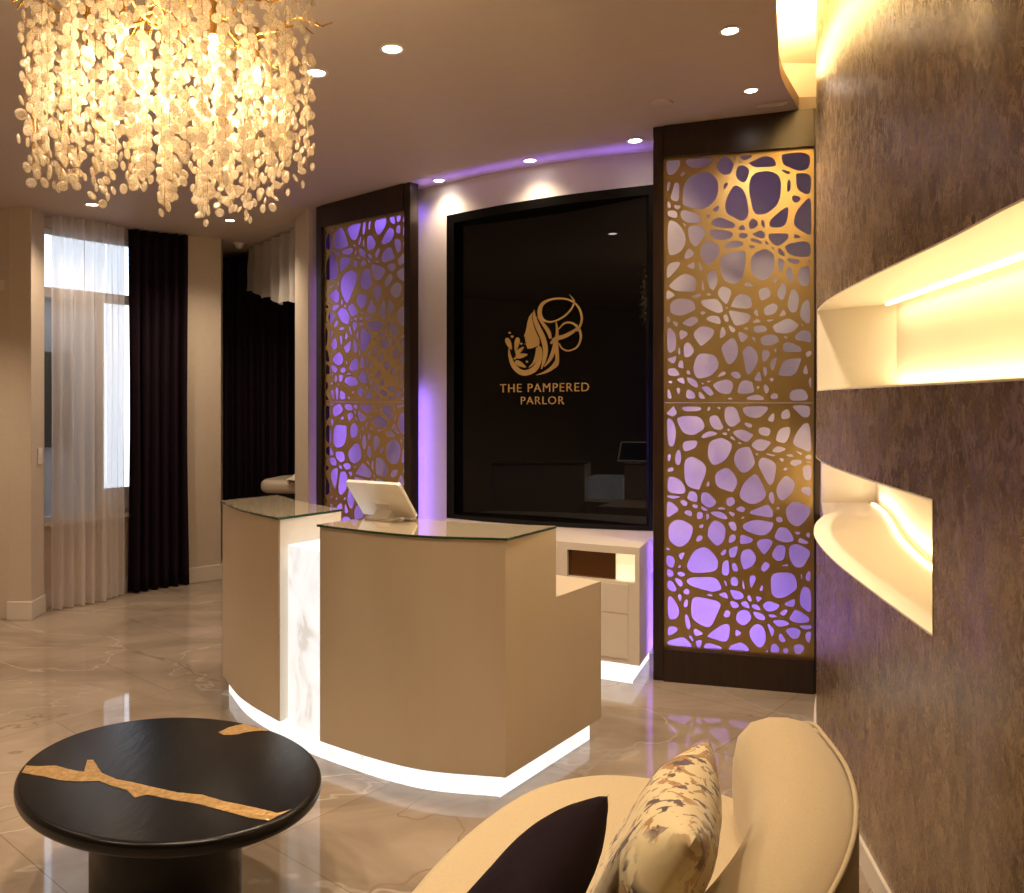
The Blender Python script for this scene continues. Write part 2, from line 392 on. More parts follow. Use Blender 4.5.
def ribbon(bm, a, b):
    va = [bm.verts.new(p) for p in a]; vb = [bm.verts.new(p) for p in b]
    for i in range(len(a)-1): bm.faces.new((va[i], va[i+1], vb[i+1], vb[i]))
def niche(name, front, back, z0, z1, end0=True, end1=True, lip=None):
    bm = bmesh.new()
    n = 24
    def res(path):
        L = [0]
        for p, q in zip(path, path[1:]): L.append(L[-1]+(q-p).length)
        o_ = []
        for k in range(n+1):
            s = L[-1]*k/n; i = max(j for j in range(len(L)) if L[j] <= s+1e-9); i = min(i, len(path)-2)
            o_.append(path[i].lerp(path[i+1], (s-L[i])/(L[i+1]-L[i])))
        return o_
    f, b = res(front), res(back); t = .006; lp = res(lip) if lip else f
    f3 = lambda z: [(p.x, p.y, z) for p in f]; b3 = lambda z: [(p.x, p.y, z) for p in b]
    ribbon(bm, [(p.x, p.y, z0+t) for p in lp], b3(z0+t)); ribbon(bm, f3(z1-t), b3(z1-t)); ribbon(bm, b3(z0+t), b3(z1-t))
    if end0: bm.faces.new([bm.verts.new(v) for v in (f3(z0+t)[0], b3(z0+t)[0], b3(z1-t)[0], f3(z1-t)[0])])
    if end1: bm.faces.new([bm.verts.new(v) for v in (f3(z0+t)[-1], b3(z0+t)[-1], b3(z1-t)[-1], f3(z1-t)[-1])])
    ribbon(bm, [(p.x, p.y, z0) for p in lp], [(p.x, p.y, z0+t) for p in lp]); ribbon(bm, f3(z1), f3(z1-t))
    if lip: ribbon(bm, [(p.x, p.y, z0) for p in lp], b3(z0))
    bmesh.ops.remove_doubles(bm, verts=bm.verts[:], dist=1e-5)
    o = struct(name, bm, M['niche'], smooth=30)
    return b
# upper niche
un_f = cut(offset(bz, .002), UY0, UY1)
un_b = crom([(1.32, .6), (1.36, 1.3), (1.43, 1.9), (1.506, 2.5), (1.57, 3.05), (1.643, 3.63)], 6)
# the bands are cut back so the recess is open: the wall is a solid, so the recess sits where no band runs
niche('trim_2', un_f, un_b, UZ0, UZ1)
tail = [Vector((1.735, 4.75)), Vector((1.915, 5.26))]
ln_f = cut(offset(bz, .002), LY0, 4.63)+tail
q_ = cut(bz, LY0, 4.63); o1, o2 = offset(q_, .002), offset(q_, .012)
ln_lip = [a_.lerp(b_, min(1, max(0, (a_.y-2.5)/1.2))) for a_, b_ in zip(o1, o2)]+tail
ln_b = crom([(1.46, 2.30), (1.54, 2.8), (1.645, 3.32), (1.80, 3.85), (1.98, 4.35), (2.15, 4.85), (2.25, 5.26)], 6)
niche('trim_3', ln_f, ln_b, LZ0, LZ1, lip=ln_lip)

def strip_light(path, z, name, label, up, e, tilt=None, dz=.0):
    bm = bmesh.new()
    for p, q in zip(path, path[1:]):
        d = q-p; box(bm, (*((p+q)/2), z), (.014, d.length+.002, .008), math.atan2(d.y, d.x)-PI/2)
    o = obj(name, bm, M['led_warm']); tag(own_origin(o), label, 'light strip')
    k = max(1, len(path)//6)
    for i in range(0, len(path)-1, k):
        p, q = path[i], path[min(i+k, len(path)-1)]; d = q-p; nrm = Vector((d.y, -d.x)).normalized()*.0
        light('AREA', 'niche_light', (*((p+q)/2), z+dz), e*d.length, COVE, rot=(PI if up else 0, 0, math.atan2(d.y, d.x)), shape='RECTANGLE', size=d.length, size_y=.02)
strip_light(cut(offset(un_b, .03), .7, 3.62), UZ0+.014, 'niche_light_strip', 'warm light strip at the back of the upper wall niche', True, 1.5, dz=.012)
strip_light(cut(offset(un_b, .05), .7, 3.6), UZ1-.014, 'niche_light_strip', 'warm light strip under the top of the upper wall niche', False, 1.0, dz=-.012)
strip_light(cut(offset(ln_b, .04), 2.4, 5.15), LZ0+.014, 'niche_light_strip', 'warm light strip at the back of the lower wall niche', True, 2.2, dz=.012)

# curved feature wall, its end column and everything around
PX0, PX1 = -.452, .905; PZ0, PZ1 = .788, (lambda x: 2.945+.05*x)
bm = bmesh.new(); ctopf = lambda x: zc(x)+.01
def wseg(path, z0, z1): prism(bm, list(path)+offset(path, .18)[::-1], z0, z1)
wseg(cut(fw, -1.62, PX0, 0), 0, ctopf); wseg(cut(fw, PX1, 2.3, 0), 0, ctopf)
wseg(cut(fw, PX0, PX1, 0), 0, PZ0); wseg(cut(fw, PX0, PX1, 0), PZ1, ctopf)
struct('wall_back', bm, M['white'], smooth=30)
bm = bmesh.new(); prism(bm, [Vector(p) for p in ((-1.589, 6.62), (-1.47, 6.72), (-1.52, 7.10), (-1.62, 7.22), (-1.785, 6.99))], 0, lambda x: zc(x)+.01)
struct('wall_column', bm, M['wall'], bevel=.004)
# the pier between the two windows
bm = bmesh.new(); prism(bm, [Vector(p) for p in ((-2.866, 7.484), (-2.634, 7.693), (-2.72, 8.0), (-3.05, 8.0))], 0, lambda x: zc(x)+.01)
struct('wall_pier', bm, M['wall'], bevel=.004)
bm = bmesh.new(); prism(bm, [Vector(p) for p in ((-2.875, 7.468), (-2.618, 7.69), (-2.70, 7.95), (-3.0, 7.95))], 0, .135)
struct('baseboard_pier', bm, M['trim'], bevel=.004)
# left column by the door
bm = bmesh.new(); prism(bm, [Vector(p) for p in ((-3.71, 6.27), (-3.54, 6.26), (-3.575, 6.50), (-3.74, 6.58), (-3.9, 6.58), (-3.9, 6.32))], 0, lambda x: zc(x)+.01)
struct('wall_left', bm, M['wall'], bevel=.004)
bm = bmesh.new(); prism(bm, [Vector(p) for p in ((-3.722, 6.258), (-3.53, 6.248), (-3.563, 6.50), (-3.7, 6.55))], 0, .135)
struct('baseboard_left', bm, M['trim'], bevel=.004)
# wall under and around the window, recessed behind the sheer
W0 = Vector((-3.71, 6.50)); WD = Vector((.56, .83)).normalized(); WN = Vector((-WD.y, WD.x))
def wpt(t, d=0): return W0+WD*t+WN*d
def wbox(bm, t0, t1, z0, z1, d0, d1):
    prism(bm, [wpt(t0, d0), wpt(t1, d0), wpt(t1, d1), wpt(t0, d1)], z0, z1)
bm = bmesh.new(); wbox(bm, -.05, 1.45, 0, .66, 0, .2); wbox(bm, -.05, 1.45, 2.97, 3.12, 0, .2); wbox(bm, 1.25, 1.45, .66, 2.97, 0, .2)
struct('wall_window', bm, M['wall'])
bm = bmesh.new(); wbox(bm, 0, 1.3, 0, .135, -.012, .01); struct('baseboard_window', bm, M['trim'])
# other enclosing walls
bm = bmesh.new(); prism(bm, [Vector(p) for p in ((-4.95, -3.2), (-4.8, -3.2), (-4.8, 6.6), (-4.95, 6.6))], 0, 3.15); struct('wall_side', bm, M['wall'])
bm = bmesh.new(); prism(bm, [Vector(p) for p in ((-4.95, -3.2), (3.0, -3.2), (3.0, -3.05), (-4.95, -3.05))], 0, 3.6); struct('wall_front', bm, M['backwall'])
bm = bmesh.new(); prism(bm, [Vector(p) for p in ((-3.3, 8.75), (3.1, 8.75), (3.1, 8.9), (-3.3, 8.9))], 0, 3.25); struct('wall_far', bm, M['wall'])
bm = bmesh.new(); prism(bm, [Vector(p) for p in ((-3.2, 7.9), (-3.05, 7.9), (-3.05, 8.8), (-3.2, 8.8))], 0, 3.2); struct('wall_rear', bm, M['wall'])
bm = bmesh.new(); prism(bm, [Vector(p) for p in ((2.95, -3.2), (3.1, -3.2), (3.1, 8.9), (2.95, 8.9))], 0, 3.6); struct('wall_far_right', bm, M['wall'])
# door wall at the far left
bm = bmesh.new()
prism(bm, [Vector(p) for p in ((-4.95, 6.42), (-4.75, 6.42), (-4.75, 6.6), (-4.95, 6.6))], 0, 3.2)
prism(bm, [Vector(p) for p in ((-4.8, 6.44), (-3.71, 6.44), (-3.71, 6.58), (-4.8, 6.58))], 2.98, 3.2)
struct('wall_door', bm, M['wall'])
d1 = thing('door_1', 'cream panelled entrance door with glass transom, cut by the left edge', 'door', (-4.22, 6.42, 0)); d1['kind'] = 'structure'
bm = bmesh.new(); box(bm, (-3.765, 6.40, 1.49), (.09, .10, 2.98)); box(bm, (-4.72, 6.40, 1.49), (.09, .10, 2.98)); box(bm, (-4.24, 6.40, 2.94), (.9, .10, .09))
obj('door_frame', bm, M['trim'], d1, bevel=.006)
bm = bmesh.new(); box(bm, (-4.24, 6.36, 2.47), (1.10, .16, .08)); box(bm, (-4.24, 6.37, 2.41), (1.04, .10, .05)); obj('cornice', bm, M['trim'], d1, bevel=.006)
bm = bmesh.new(); box(bm, (-4.24, 6.44, 2.70), (.88, .012, .40)); obj('transom_pane', bm, M['black_glass'], d1)
bm = bmesh.new(); box(bm, (-4.24, 6.44, 1.20), (.86, .045, 2.38)); box(bm, (-4.24, 6.41, 1.72), (.60, .02, 1.0)); box(bm, (-4.24, 6.41, .65), (.60, .02, .75))
lf = obj('door_leaf', bm, M['trim'], d1, bevel=.005)
bm = bmesh.new(); tube(bm, [(-3.86, 6.41, 1.13), (-3.86, 6.35, 1.13), (-3.97, 6.35, 1.13)], .011); box(bm, (-3.86, 6.413, 1.13), (.04, .012, .16)); obj('door_handle', bm, M['chrome'], lf, smooth=40)
# light switch on the column
n_ = Vector((.99, .14, 0)); c_ = Vector((-3.558, 6.40, 1.62-56*6.40/850))
bm = bmesh.new(); box(bm, c_+Vector((.004, 0, 0)), (.008, .075, .12), .144); sw = own_origin(obj('light_switch', bm, M['plastic'], bevel=.002))
tag(sw, 'white light switch plate on the left column beside the sheer curtain', 'light switch')
bm = bmesh.new(); box(bm, c_+Vector((.010, 0, 0)), (.006, .03, .05), .144); obj('rocker', bm, M['plastic'], sw, bevel=.001)

# window behind the sheer: transom above, wide pane left, narrow pane right
wn = thing('window_1', 'tall white-framed window behind the sheer curtain', 'window', (*wpt(.6, .08), .66)); wn['kind'] = 'structure'
bm = bmesh.new()
for (t0, t1, z0, z1) in ((-.03, 1.25, .66, .70), (-.03, 1.25, 2.93, 2.97), (-.03, 1.25, 2.43, 2.51), (-.03, .02, .66, 2.97), (1.2, 1.25, .66, 2.97), (.585, .645, .66, 2.45), (.645, 1.2, .66, .88)):
    wbox(bm, t0, t1, z0, z1, .05, .11)
obj('window_frame', bm, M['frame'], wn, bevel=.003)
for (t0, t1, z0, z1) in ((.02, 1.2, 2.51, 2.93), (.02, .585, .70, 2.43), (.645, 1.2, .88, 2.43)):
    bm = bmesh.new(); wbox(bm, t0, t1, z0, z1, .075, .083); obj('window_pane', bm, M['pane'], wn)
bm = bmesh.new(); wbox(bm, -.04, 1.26, .64, .665, -.06, .12); obj('window_sill', bm, M['trim'], wn, bevel=.003)
# what stands outside
hb = thing('neighbouring_building', 'grey rendered wall of a building outside, seen through the wide lower pane', 'building', (*wpt(.35, 2.2), -.1))
bm = bmesh.new(); prism(bm, [wpt(-2.0, 1.9), wpt(1.66, 1.9), wpt(1.66, 2.6), wpt(-2.0, 2.6)], -.1, 2.64); obj('wall', bm, M['brick'], hb)
bm = bmesh.new(); prism(bm, [wpt(-2.05, 1.84), wpt(1.68, 1.84), wpt(1.68, 2.65), wpt(-2.05, 2.65)], 2.64, 2.70); obj('coping', bm, M['frame'], hb)
for t_ in (-.3, .95):
    bm = bmesh.new(); prism(bm, [wpt(t_, 1.86), wpt(t_+.42, 1.86), wpt(t_+.42, 1.92), wpt(t_, 1.92)], 1.15, 2.1); obj('window', bm, M['black_glass'], hb)

# ------------------------------------------------------------------ curtains
def curtain(path, z0, z1, folds, amp, seed, pinch=0, name='curtain', m=None, hem=None, solid=0, nz=26):
    rnd = random.Random(seed); P = crom([Vector(p) for p in path], 30); N = folds*16
    L = [0]
    for p, q in zip(P, P[1:]): L.append(L[-1]+(q-p).length)
    ph = [rnd.uniform(-.5, .5) for _ in range(folds+2)]; am = [rnd.uniform(.65, 1.25) for _ in range(folds+2)]
    bm = bmesh.new(); rows = []
    for k in range(nz+1):
        v = k/nz; row = []
        for i in range(N+1):
            u = i/N; s = u*L[-1]
            us = .5+(u-.5)*(1-pinch*math.sin(PI*v)); s = us*L[-1]
            j = min(max(jj for jj in range(len(L)) if L[jj] <= s+1e-9), len(P)-2)
            p = P[j].lerp(P[j+1], (s-L[j])/(L[j+1]-L[j])); t = (P[j+1]-P[j]).normalized(); n = Vector((-t.y, t.x))
            f = u*folds; fi = int(f); fr = f-fi; A = am[fi]*(1-fr)+am[min(fi+1, folds)]*fr; pp = ph[fi]*(1-fr)+ph[min(fi+1, folds)]*fr
            wv = math.sin(2*PI*f+pp*(1-v)*1.2); wv = math.copysign(abs(wv)**.8, wv)
            d = amp*A*wv*(.8+.35*(1-v))+.004*math.sin(9*v+u*17)
            za = z0(u) if callable(z0) else z0; zb = z1(p.x) if callable(z1) else z1
            row.append(bm.verts.new((p.x+n.x*d, p.y+n.y*d, za+(zb-za)*v)))
        rows.append(row)
    for a, b in zip(rows, rows[1:]):
        for i in range(N): bm.faces.new((a[i], a[i+1], b[i+1], b[i]))
    o = obj(name, bm, m, smooth=70); own_origin(o)
    if solid: sm = o.modifiers.new('cloth', 'SOLIDIFY'); sm.thickness = solid
    return o
sh = curtain([(-3.52, 6.50), (-3.40, 6.66), (-3.27, 6.83)], .012, lambda x: zc(x)-.012, 5, .034, 3, m=M['sheer'], name='sheer_curtain')
tag(sh, 'sheer white floor-length curtain over the left window', 'curtain')
sh2 = curtain([(-3.27, 6.86), (-3.245, 6.97), (-3.215, 7.05)], .012, lambda x: zc(x)-.012, 3, .012, 5, m=M['sheer'], name='sheer_curtain')
tag(sh2, 'narrow edge of sheer curtain tucked against the nearer dark drape', 'curtain')
dc = curtain([(-3.20, 7.09), (-3.03, 7.29), (-2.845, 7.46)], .012, lambda x: zc(x)-.012, 6, .038, 11, pinch=.05, m=M['drape'], name='blackout_drape', solid=.004)
tag(dc, 'floor-length dark aubergine drape beside the sheer curtain', 'curtain')
dc2 = curtain([(-2.98, 8.25), (-2.5, 8.33), (-1.95, 8.45), (-1.5, 8.5)], .012, lambda x: zc(x)-.075, 13, .04, 12, m=M['drape'], name='blackout_drape', solid=.004)
tag(dc2, 'wide dark drape in the room beyond, behind the pier and desk', 'curtain')
vz = lambda u: 2.66-.19*min(1, u*1.6)+.02*math.sin(20*u)
vc = curtain([(-2.52, 8.13), (-2.28, 7.85), (-1.95, 7.42), (-1.72, 7.15)], vz, lambda x: zc(x)-.01, 6, .035, 21, m=M['sheer2'], name='gathered_voile')
tag(vc, 'short gathered white voile hanging from the ceiling above the far dark drape', 'curtain')

# treatment bench seen past the desk's left end
be = thing('padded_bench', 'beige padded bench behind the left end of the reception desk', 'bench', (-1.75, 7.75, 0))
def rrect(cx, cy, lx, ly, r, rz=0, n=6):
    o_ = []
    for (sx, sy, a0) in ((1, 1, 0), (-1, 1, PI/2), (-1, -1, PI), (1, -1, 1.5*PI)):
        for k in range(n+1):
            a = a0+PI/2*k/n; x, y = sx*(lx/2-r)+r*math.cos(a), sy*(ly/2-r)+r*math.sin(a)
            o_.append(Vector((cx+x*math.cos(rz)-y*math.sin(rz), cy+x*math.sin(rz)+y*math.cos(rz))))
    return o_
bm = bmesh.new(); soft_prism(bm, rrect(-1.52, 7.82, 1.5, .62, .16, -.15), .78, .90, .05); obj('seat_pad', bm, M['vinyl'], be, smooth=50)
bm = bmesh.new(); box(bm, (-1.52, 7.82, .75), (1.35, .50, .06), -.15); obj('bench_frame', bm, M['black_satin'], be)
for (x, y) in ((-2.1, 7.68), (-2.05, 8.08), (-.95, 7.55), (-.90, 7.95)):
    bm = bmesh.new(); box(bm, (x, y, .37), (.05, .05, .74)); obj('leg', bm, M['black_satin'], be)
bm = bmesh.new(); N = 22
g = [[None]*(N+1) for _ in range(N+1)]
for i in range(N+1):
    for j in range(N+1):
        u, v = i/N-.5, j/N-.5; h = .905+.10*max(0, 1-(abs(u)*2)**2)*max(0, 1-(abs(v)*2)**2)*(.6+.9*noise.noise(Vector((u*5, v*5, 2.2))))+.012*abs(math.sin(17*u+8*v))
        g[i][j] = bm.verts.new((-1.80+u*.42, 7.70+v*.34, max(.903, h)))
for i in range(N):
    for j in range(N): bm.faces.new((g[i][j], g[i+1][j], g[i+1][j+1], g[i][j+1]))
tw = obj('towel', bm, M['towel'], smooth=60); tag(own_origin(tw), 'rumpled cream towel lying on the padded bench', 'towel')
sm = tw.modifiers.new('cloth', 'SOLIDIFY'); sm.thickness = .006

# ------------------------------------------------------------------ reception desk
B, A_, R_, Mi, Fr = Vector((-1.602, 4.703)), Vector((-1.106, 4.031)), Vector((-.859, 3.801)), Vector((-.418, 3.522)), Vector((-.026, 3.431))
front = crom([B, (-1.385, 4.345), A_, R_, Mi, Fr], 10)
iA, iR = 20, 30
DT, DB = 1.053, .095
desk = thing('reception_desk', 'curved cream reception desk with backlit stone centre and glowing white plinth', 'desk', (-.75, 4.1, 0))
def offpts(pts, d): return offset(pts, d)
backc = offpts(front, .385)
side = Vector((.453, .645)).normalized()
# right pedestal (high counter)
rf = front[iR:]; rb = [Vector((-.62, 4.09)), Vector((-.22, 3.86)), Fr+side*.383]
rbk = crom(rb, 8)
bm = bmesh.new(); prism(bm, rf+rbk[::-1], DB, DT); obj('right_pedestal', bm, M['desk'], desk, smooth=30)
# low worktop and its body behind
lowb = [Fr+side*.383+Vector((0, 0)), Fr+side*.788, Vector((.02, 4.36)), Vector((-.42, 4.62)), Vector((-.62, 4.09)), Vector((-.22, 3.86))]
bm = bmesh.new(); prism(bm, lowb, DB, .752); obj('worktop_body', bm, M['desk'], desk)
# left pedestal
lfp = front[:iA+1]; lb = crom([Vector((-1.38, 4.97)), Vector((-1.14, 4.63)), Vector((-.873, 4.33))], 8)
bm = bmesh.new(); prism(bm, lfp+lb[::-1], DB, DT); obj('left_pedestal', bm, M['desk'], desk, smooth=30, bevel=.003)
bm = bmesh.new(); sdr = (Vector((-.873, 4.33))-A_); nn = Vector((sdr.y, -sdr.x)).normalized()*.004
prism(bm, [A_+nn*.2+sdr*.01, A_+nn+sdr*.01, Vector((-.873, 4.33))+nn, Vector((-.873, 4.33))+nn*.2], DB, DT-.002); obj('end_panel', bm, M['desk_white'], desk)
# onyx centre
of = offset(front[iA:iR+1], .03)
o0 = A_+Vector((.022, .022)); 
of = [p for p in of[1:]]
ob = [p+Vector((.20, .27)) for p in of]
bm = bmesh.new(); prism(bm, of+ob[::-1], DB, .935); obj('onyx_panel', bm, M['onyx'], desk, smooth=30, label='backlit white stone centre panel')
bm = bmesh.new(); prism(bm, [of[0]+Vector((.20, .27)), of[-1]+Vector((.20, .27)), Vector((-.50, 4.35)), Vector((-.75, 4.45))], DB, .752); obj('centre_body', bm, M['desk'], desk)
# glass tops
def glass_top(fp, bp, nm):
    outl = offset(fp, -.010); ext0 = (fp[0]-fp[1]).normalized()*.01; ext1 = (fp[-1]-fp[-2]).normalized()*.012
    outl[0] = outl[0]+ext0; outl[-1] = outl[-1]+ext1
    bb = offset(bp, .008)
    bm = bmesh.new(); fs = prism(bm, outl+bb[::-1], DT+.001, DT+.011)
    for f in bm.faces: f.material_index = 1
    bm.faces.ensure_lookup_table(); fs[1].material_index = 0; fs[0].material_index = 0
    obj(nm, bm, [M['top_glass'], M['glass_edge']], desk)
glass_top(rf, rbk, 'glass_top'); glass_top(lfp, lb, 'glass_top')
# glowing plinth: follows the outline, set back
pl_f = offset(front, .035)
pl = pl_f[:-1]+[pl_f[-1]+Vector((-.03, 0)), Fr+side*.75+Vector((-.035, .012)), Vector((-.02, 4.30)), Vector((-.42, 4.54)), Vector((-.75, 4.5)), Vector((-1.0, 4.55)), Vector((-1.42, 4.88))]
bm = bmesh.new(); prism(bm, pl, .0, DB+.002); obj('plinth', bm, M['plinth'], desk, smooth=30, label='glowing white stone plinth')

# point-of-sale terminal on the right counter
pt = thing('payment_terminal', 'white tablet payment terminal on the right counter of the desk', 'tablet', (-.60, 3.98, DT+.011))
bm = bmesh.new(); prism(bm, rrect(-.60, 3.98, .15, .12, .02, -.5), DT+.011, DT+.021); obj('base', bm, M['plastic'], pt, smooth=30)
ex = Vector((.86, -.51, 0)).normalized(); up_ = Vector((-.43, -.30, .60)); up_ = (up_-ex*up_.dot(ex)).normalized(); nz_ = ex.cross(up_).normalized()
R3 = Matrix((ex, up_, nz_)).transposed().to_4x4()
cen = Vector((-.606, 3.945, DT+.108))
bm = bmesh.new(); r_ = rrect(0, 0, .318, .212, .012)
prism(bm, r_, -.008, .008); bmesh.ops.transform(bm, matrix=Matrix.Translation(cen) @ R3, verts=bm.verts[:]); tb = obj('tablet', bm, M['plastic'], pt, smooth=30)
bm = bmesh.new(); prism(bm, rrect(0, 0, .29, .185, .006), -.0095, -.0075); bmesh.ops.transform(bm, matrix=Matrix.Translation(cen) @ R3, verts=bm.verts[:]); obj('display', bm, M['screen'], tb)
bm = bmesh.new()
for k in range(1):
    a0 = cen+nz_*.009; b0 = Vector((-.60, 3.985, DT+.02))
    vs = []
    for c0, hw, hd in ((b0, .05, .035), (b0.lerp(a0, .5)+Vector((.0, .01, .01)), .042, .03), (a0, .045, .03)):
        vs.append([bm.verts.new(c0+ex*sx*hw+ey*sy*hd) for (sx, sy) in ((-1, -1), (1, -1), (1, 1), (-1, 1)) for ey in [Vector((.5, .86, 0)) if c0 is b0 else up_.lerp(Vector((.5, .86, 0)), .2)]])
    for p, q in zip(vs, vs[1:]):
        for i in range(4): bm.faces.new((p[i], p[(i+1) % 4], q[(i+1) % 4], q[i]))
    bm.faces.new(vs[0][::-1]); bm.faces.new(vs[-1])
obj('stand', bm, M['plastic'], pt, bevel=.006)

# ------------------------------------------------------------------ back cabinet under the black panel
cab = thing('back_counter', 'low cream cabinet with lit cubby and glowing plinth under the black panel', 'cabinet', (.2, 5.3, 0))
cf = crom([Vector((-.55, 5.62)), Vector((-.15, 5.28)), Vector((.266, 5.03)), Vector((.72, 4.80))], 10)
cbk = cut(offset(fw, -.015), -.45, .90, 0)
CT = .785
i0, i1 = 20, 30
def csub(path, a, b):  # between x values
    return cut(path, a, b, 0)
cubx0, cubx1 = .325, .695
cz0, cz1 = .585, .742
fi = offset(cf, .30)
bm = bmesh.new()
full = list(cf)+[Vector((.93, 5.36))]+cbk[::-1]
prism(bm, full, .118, cz0); prism(bm, full, cz1, CT)
prism(bm, csub(cf, -.55, cubx0)+[Vector((cubx0+.09, 5.28)), Vector((cubx0-.1, 5.48)), Vector((-.4, 5.9))], cz0, cz1)
prism(bm, [Vector((cubx1, y_at(cf, cubx1)))]+[Vector((.72, 4.80)), Vector((.93, 5.36)), Vector((.90, 5.36))], cz0, cz1)
prism(bm, [Vector((cubx0+.05, 5.28)), Vector((.85, 5.10)), Vector((.93, 5.36)), Vector((.2, 5.60))], cz0, cz1)
obj('carcass', bm, M['cab'], cab, smooth=30)
gp = cut(offset(cf, .035), cubx0+.004, .596, 0)
bm = bmesh.new(); prism(bm, list(gp)+offset(gp, .01)[::-1], cz0+.001, cz1-.001); obj('cubby_glass', bm, M['cab_in'], cab, smooth=30, label='dark bronze mirror glass front')
gp = cut(offset(cf, .045), .598, .705, 0)
bm = bmesh.new(); prism(bm, list(gp)+offset(gp, .01)[::-1], cz0+.001, cz1-.001); obj('light_panel', bm, mat('cubby_glow', (1, 1, 1), .5, 0, (1, .80, .42), .75), cab, label='warm glowing panel at the right of the cubby')
def face_panel(x0, x1, z0, z1, nm, th=.006):
    pth = csub(cf, x0, x1); bm = bmesh.new(); prism(bm, offset(pth, -th)+list(pth)[::-1], z0, z1); return obj(nm, bm, M['cab'], cab, smooth=30, bevel=.001)
for (x0, x1) in ((-.30, .05), (.056, .27), (.30, .66)): face_panel(x0, x1, .148, .398, 'drawer_front')
for (x0, x1) in ((-.30, .05), (.056, .27), (.30, .66)): face_panel(x0, x1, .404, .57, 'drawer_front')
for (x0, x1) in ((-.30, .05), (.056, .27)): face_panel(x0, x1, .576, .765, 'drawer_front')
bm = bmesh.new()
cp_in = offset(cf, .035)
prism(bm, cp_in[:-1]+[Vector((.685, 4.865)), Vector((.86, 5.33)), Vector((.3, 5.5)), Vector((-.4, 5.9))], 0, .12); obj('plinth', bm, M['plinth'], cab, smooth=30, label='glowing white stone plinth')

# ------------------------------------------------------------------ black glass panel with the sign
bp = thing('black_wall_panel', 'large glossy black glass panel on the curved white wall', 'wall panel', (.2, 5.55, PZ0))
def wall_slab(bm, x0, x1, z0, z1, d0, d1):
    p = cut(fw, x0, x1, 0); prism(bm, offset(p, -d1)+offset(p, -d0)[::-1], z0, z1)
pa, pb = Vector((PX0-.015, y_at(fw, PX0)+.052)), Vector((PX1, y_at(fw, PX1)-.008)); pd = (pb-pa).normalized(); pn = Vector((pd.y, -pd.x))
pn = pn if pn.y < 0 else -pn
bm = bmesh.new(); q0_, q1_ = pa+pd*.005, pb-pd*.005
prism(bm, [q0_, q1_, q1_-pn*.02, q0_-pn*.02], PZ0+.002, PZ1); obj('glass_sheet', bm, M['black_glass'], bp)
def frame_piece(x0, x1, z0, z1):
    p = cut(fw, x0, x1, 0); bm = bmesh.new(); prism(bm, offset(p, -.018)+[pa+pd*((x1-PX0)/pd.x), pa+pd*((x0-PX0)/pd.x)], z0, z1); return bm
for a_ in ((PX0, PX0+.055, PZ0, PZ1), (PX0+.055, PX1-.03, (lambda x: PZ1(x)-.06), PZ1), (PX0+.055, PX1-.03, PZ0, PZ0+.03), (PX1-.03, PX1, PZ0, PZ1)):
    obj('surround', frame_piece(*a_), M['black_satin'], bp)

# sign: emblem and two lines of lettering in gold
lg_x = .202; tx = pd; nx_ = pn
ctr = pa+pd*((lg_x-PX0)/pd.x)+nx_*.001
kx, kz = 1/(850*(tx.x-tx.y*.036)/ctr.y)*1.0, ctr.y/850
c_px, c_py = 512+850*ctr.x/ctr.y, None
def sg(x, y, d=0):                                      # drawing units (1/7.14 of a pixel step) on the sign plane
    px, py = 480+x/7.14, 290+y/7.14
    q = ctr+tx*((px-c_px)*kx)+nx_*d; return Vector((q.x, q.y, CH+(HZ-py)*kz))
sign = thing('wall_sign', 'gold emblem and lettering sign on the black glass panel', 'sign', (ctr.x, ctr.y, 1.62))
def flat(bm, poly, th=.008):
    a = [bm.verts.new(sg(x, y, th)) for x, y in poly]; b = [bm.verts.new(sg(x, y, 0)) for x, y in poly]
    bm.faces.new(a); bm.faces.new(b[::-1])
    for i in range(len(a)): j = (i+1) % len(a); bm.faces.new((a[i], b[i], b[j], a[j]))
def stroke(bm, pts, th=.008):
    P = crom([Vector(p) for p in pts], 8); L, R = [], []
    for i, p in enumerate(P):
        t = P[min(i+1, len(P)-1)]-P[max(i-1, 0)]; t = Vector((t.x, t.y)).normalized(); h = max(.8, p.z/2)
        L.append((p.x-t.y*h, p.y+t.x*h)); R.append((p.x+t.y*h, p.y-t.x*h))
    va = [[bm.verts.new(sg(x, y, th)) for x, y in q] for q in (L, R)]; vb = [[bm.verts.new(sg(x, y, 0)) for x, y in q] for q in (L, R)]
    for i in range(len(P)-1):
        bm.faces.new((va[0][i], va[0][i+1], va[1][i+1], va[1][i]))
        bm.faces.new((va[0][i], vb[0][i], vb[0][i+1], va[0][i+1])); bm.faces.new((va[1][i], va[1][i+1], vb[1][i+1], vb[1][i]))
bm = bmesh.new()
stroke(bm, [(638, 45, 3), (668, 90, 10), (652, 145, 12), (595, 200, 12), (515, 232, 12), (455, 215, 18), (428, 165, 30), (445, 105, 24), (500, 75, 15), (575, 70, 13), (640, 85, 13), (695, 130, 13), (722, 205, 14), (712, 265, 14), (685, 305, 12)])
stroke(bm, [(562, 285, 6), (605, 245, 12), (660, 248, 14), (702, 290, 18), (716, 350, 14), (690, 415, 11), (630, 440, 11), (585, 420, 10), (565, 385, 8)])
stroke(bm, [(700, 275, 6), (660, 308, 22), (600, 338, 28), (545, 352, 30), (505, 385, 12)])
stroke(bm, [(545, 235, 6), (552, 300, 18), (548, 380, 22), (552, 470, 24), (548, 530, 26), (525, 562, 10)])
emblem = obj('emblem_monogram', bm, M['sign_gold'], sign, label='gold looping monogram strokes')
bm = bmesh.new()
stroke(bm, [(388, 140, 2), (392, 200, 26), (418, 270, 34), (452, 345, 36), (470, 430, 34), (458, 510, 24), (440, 565, 4)])
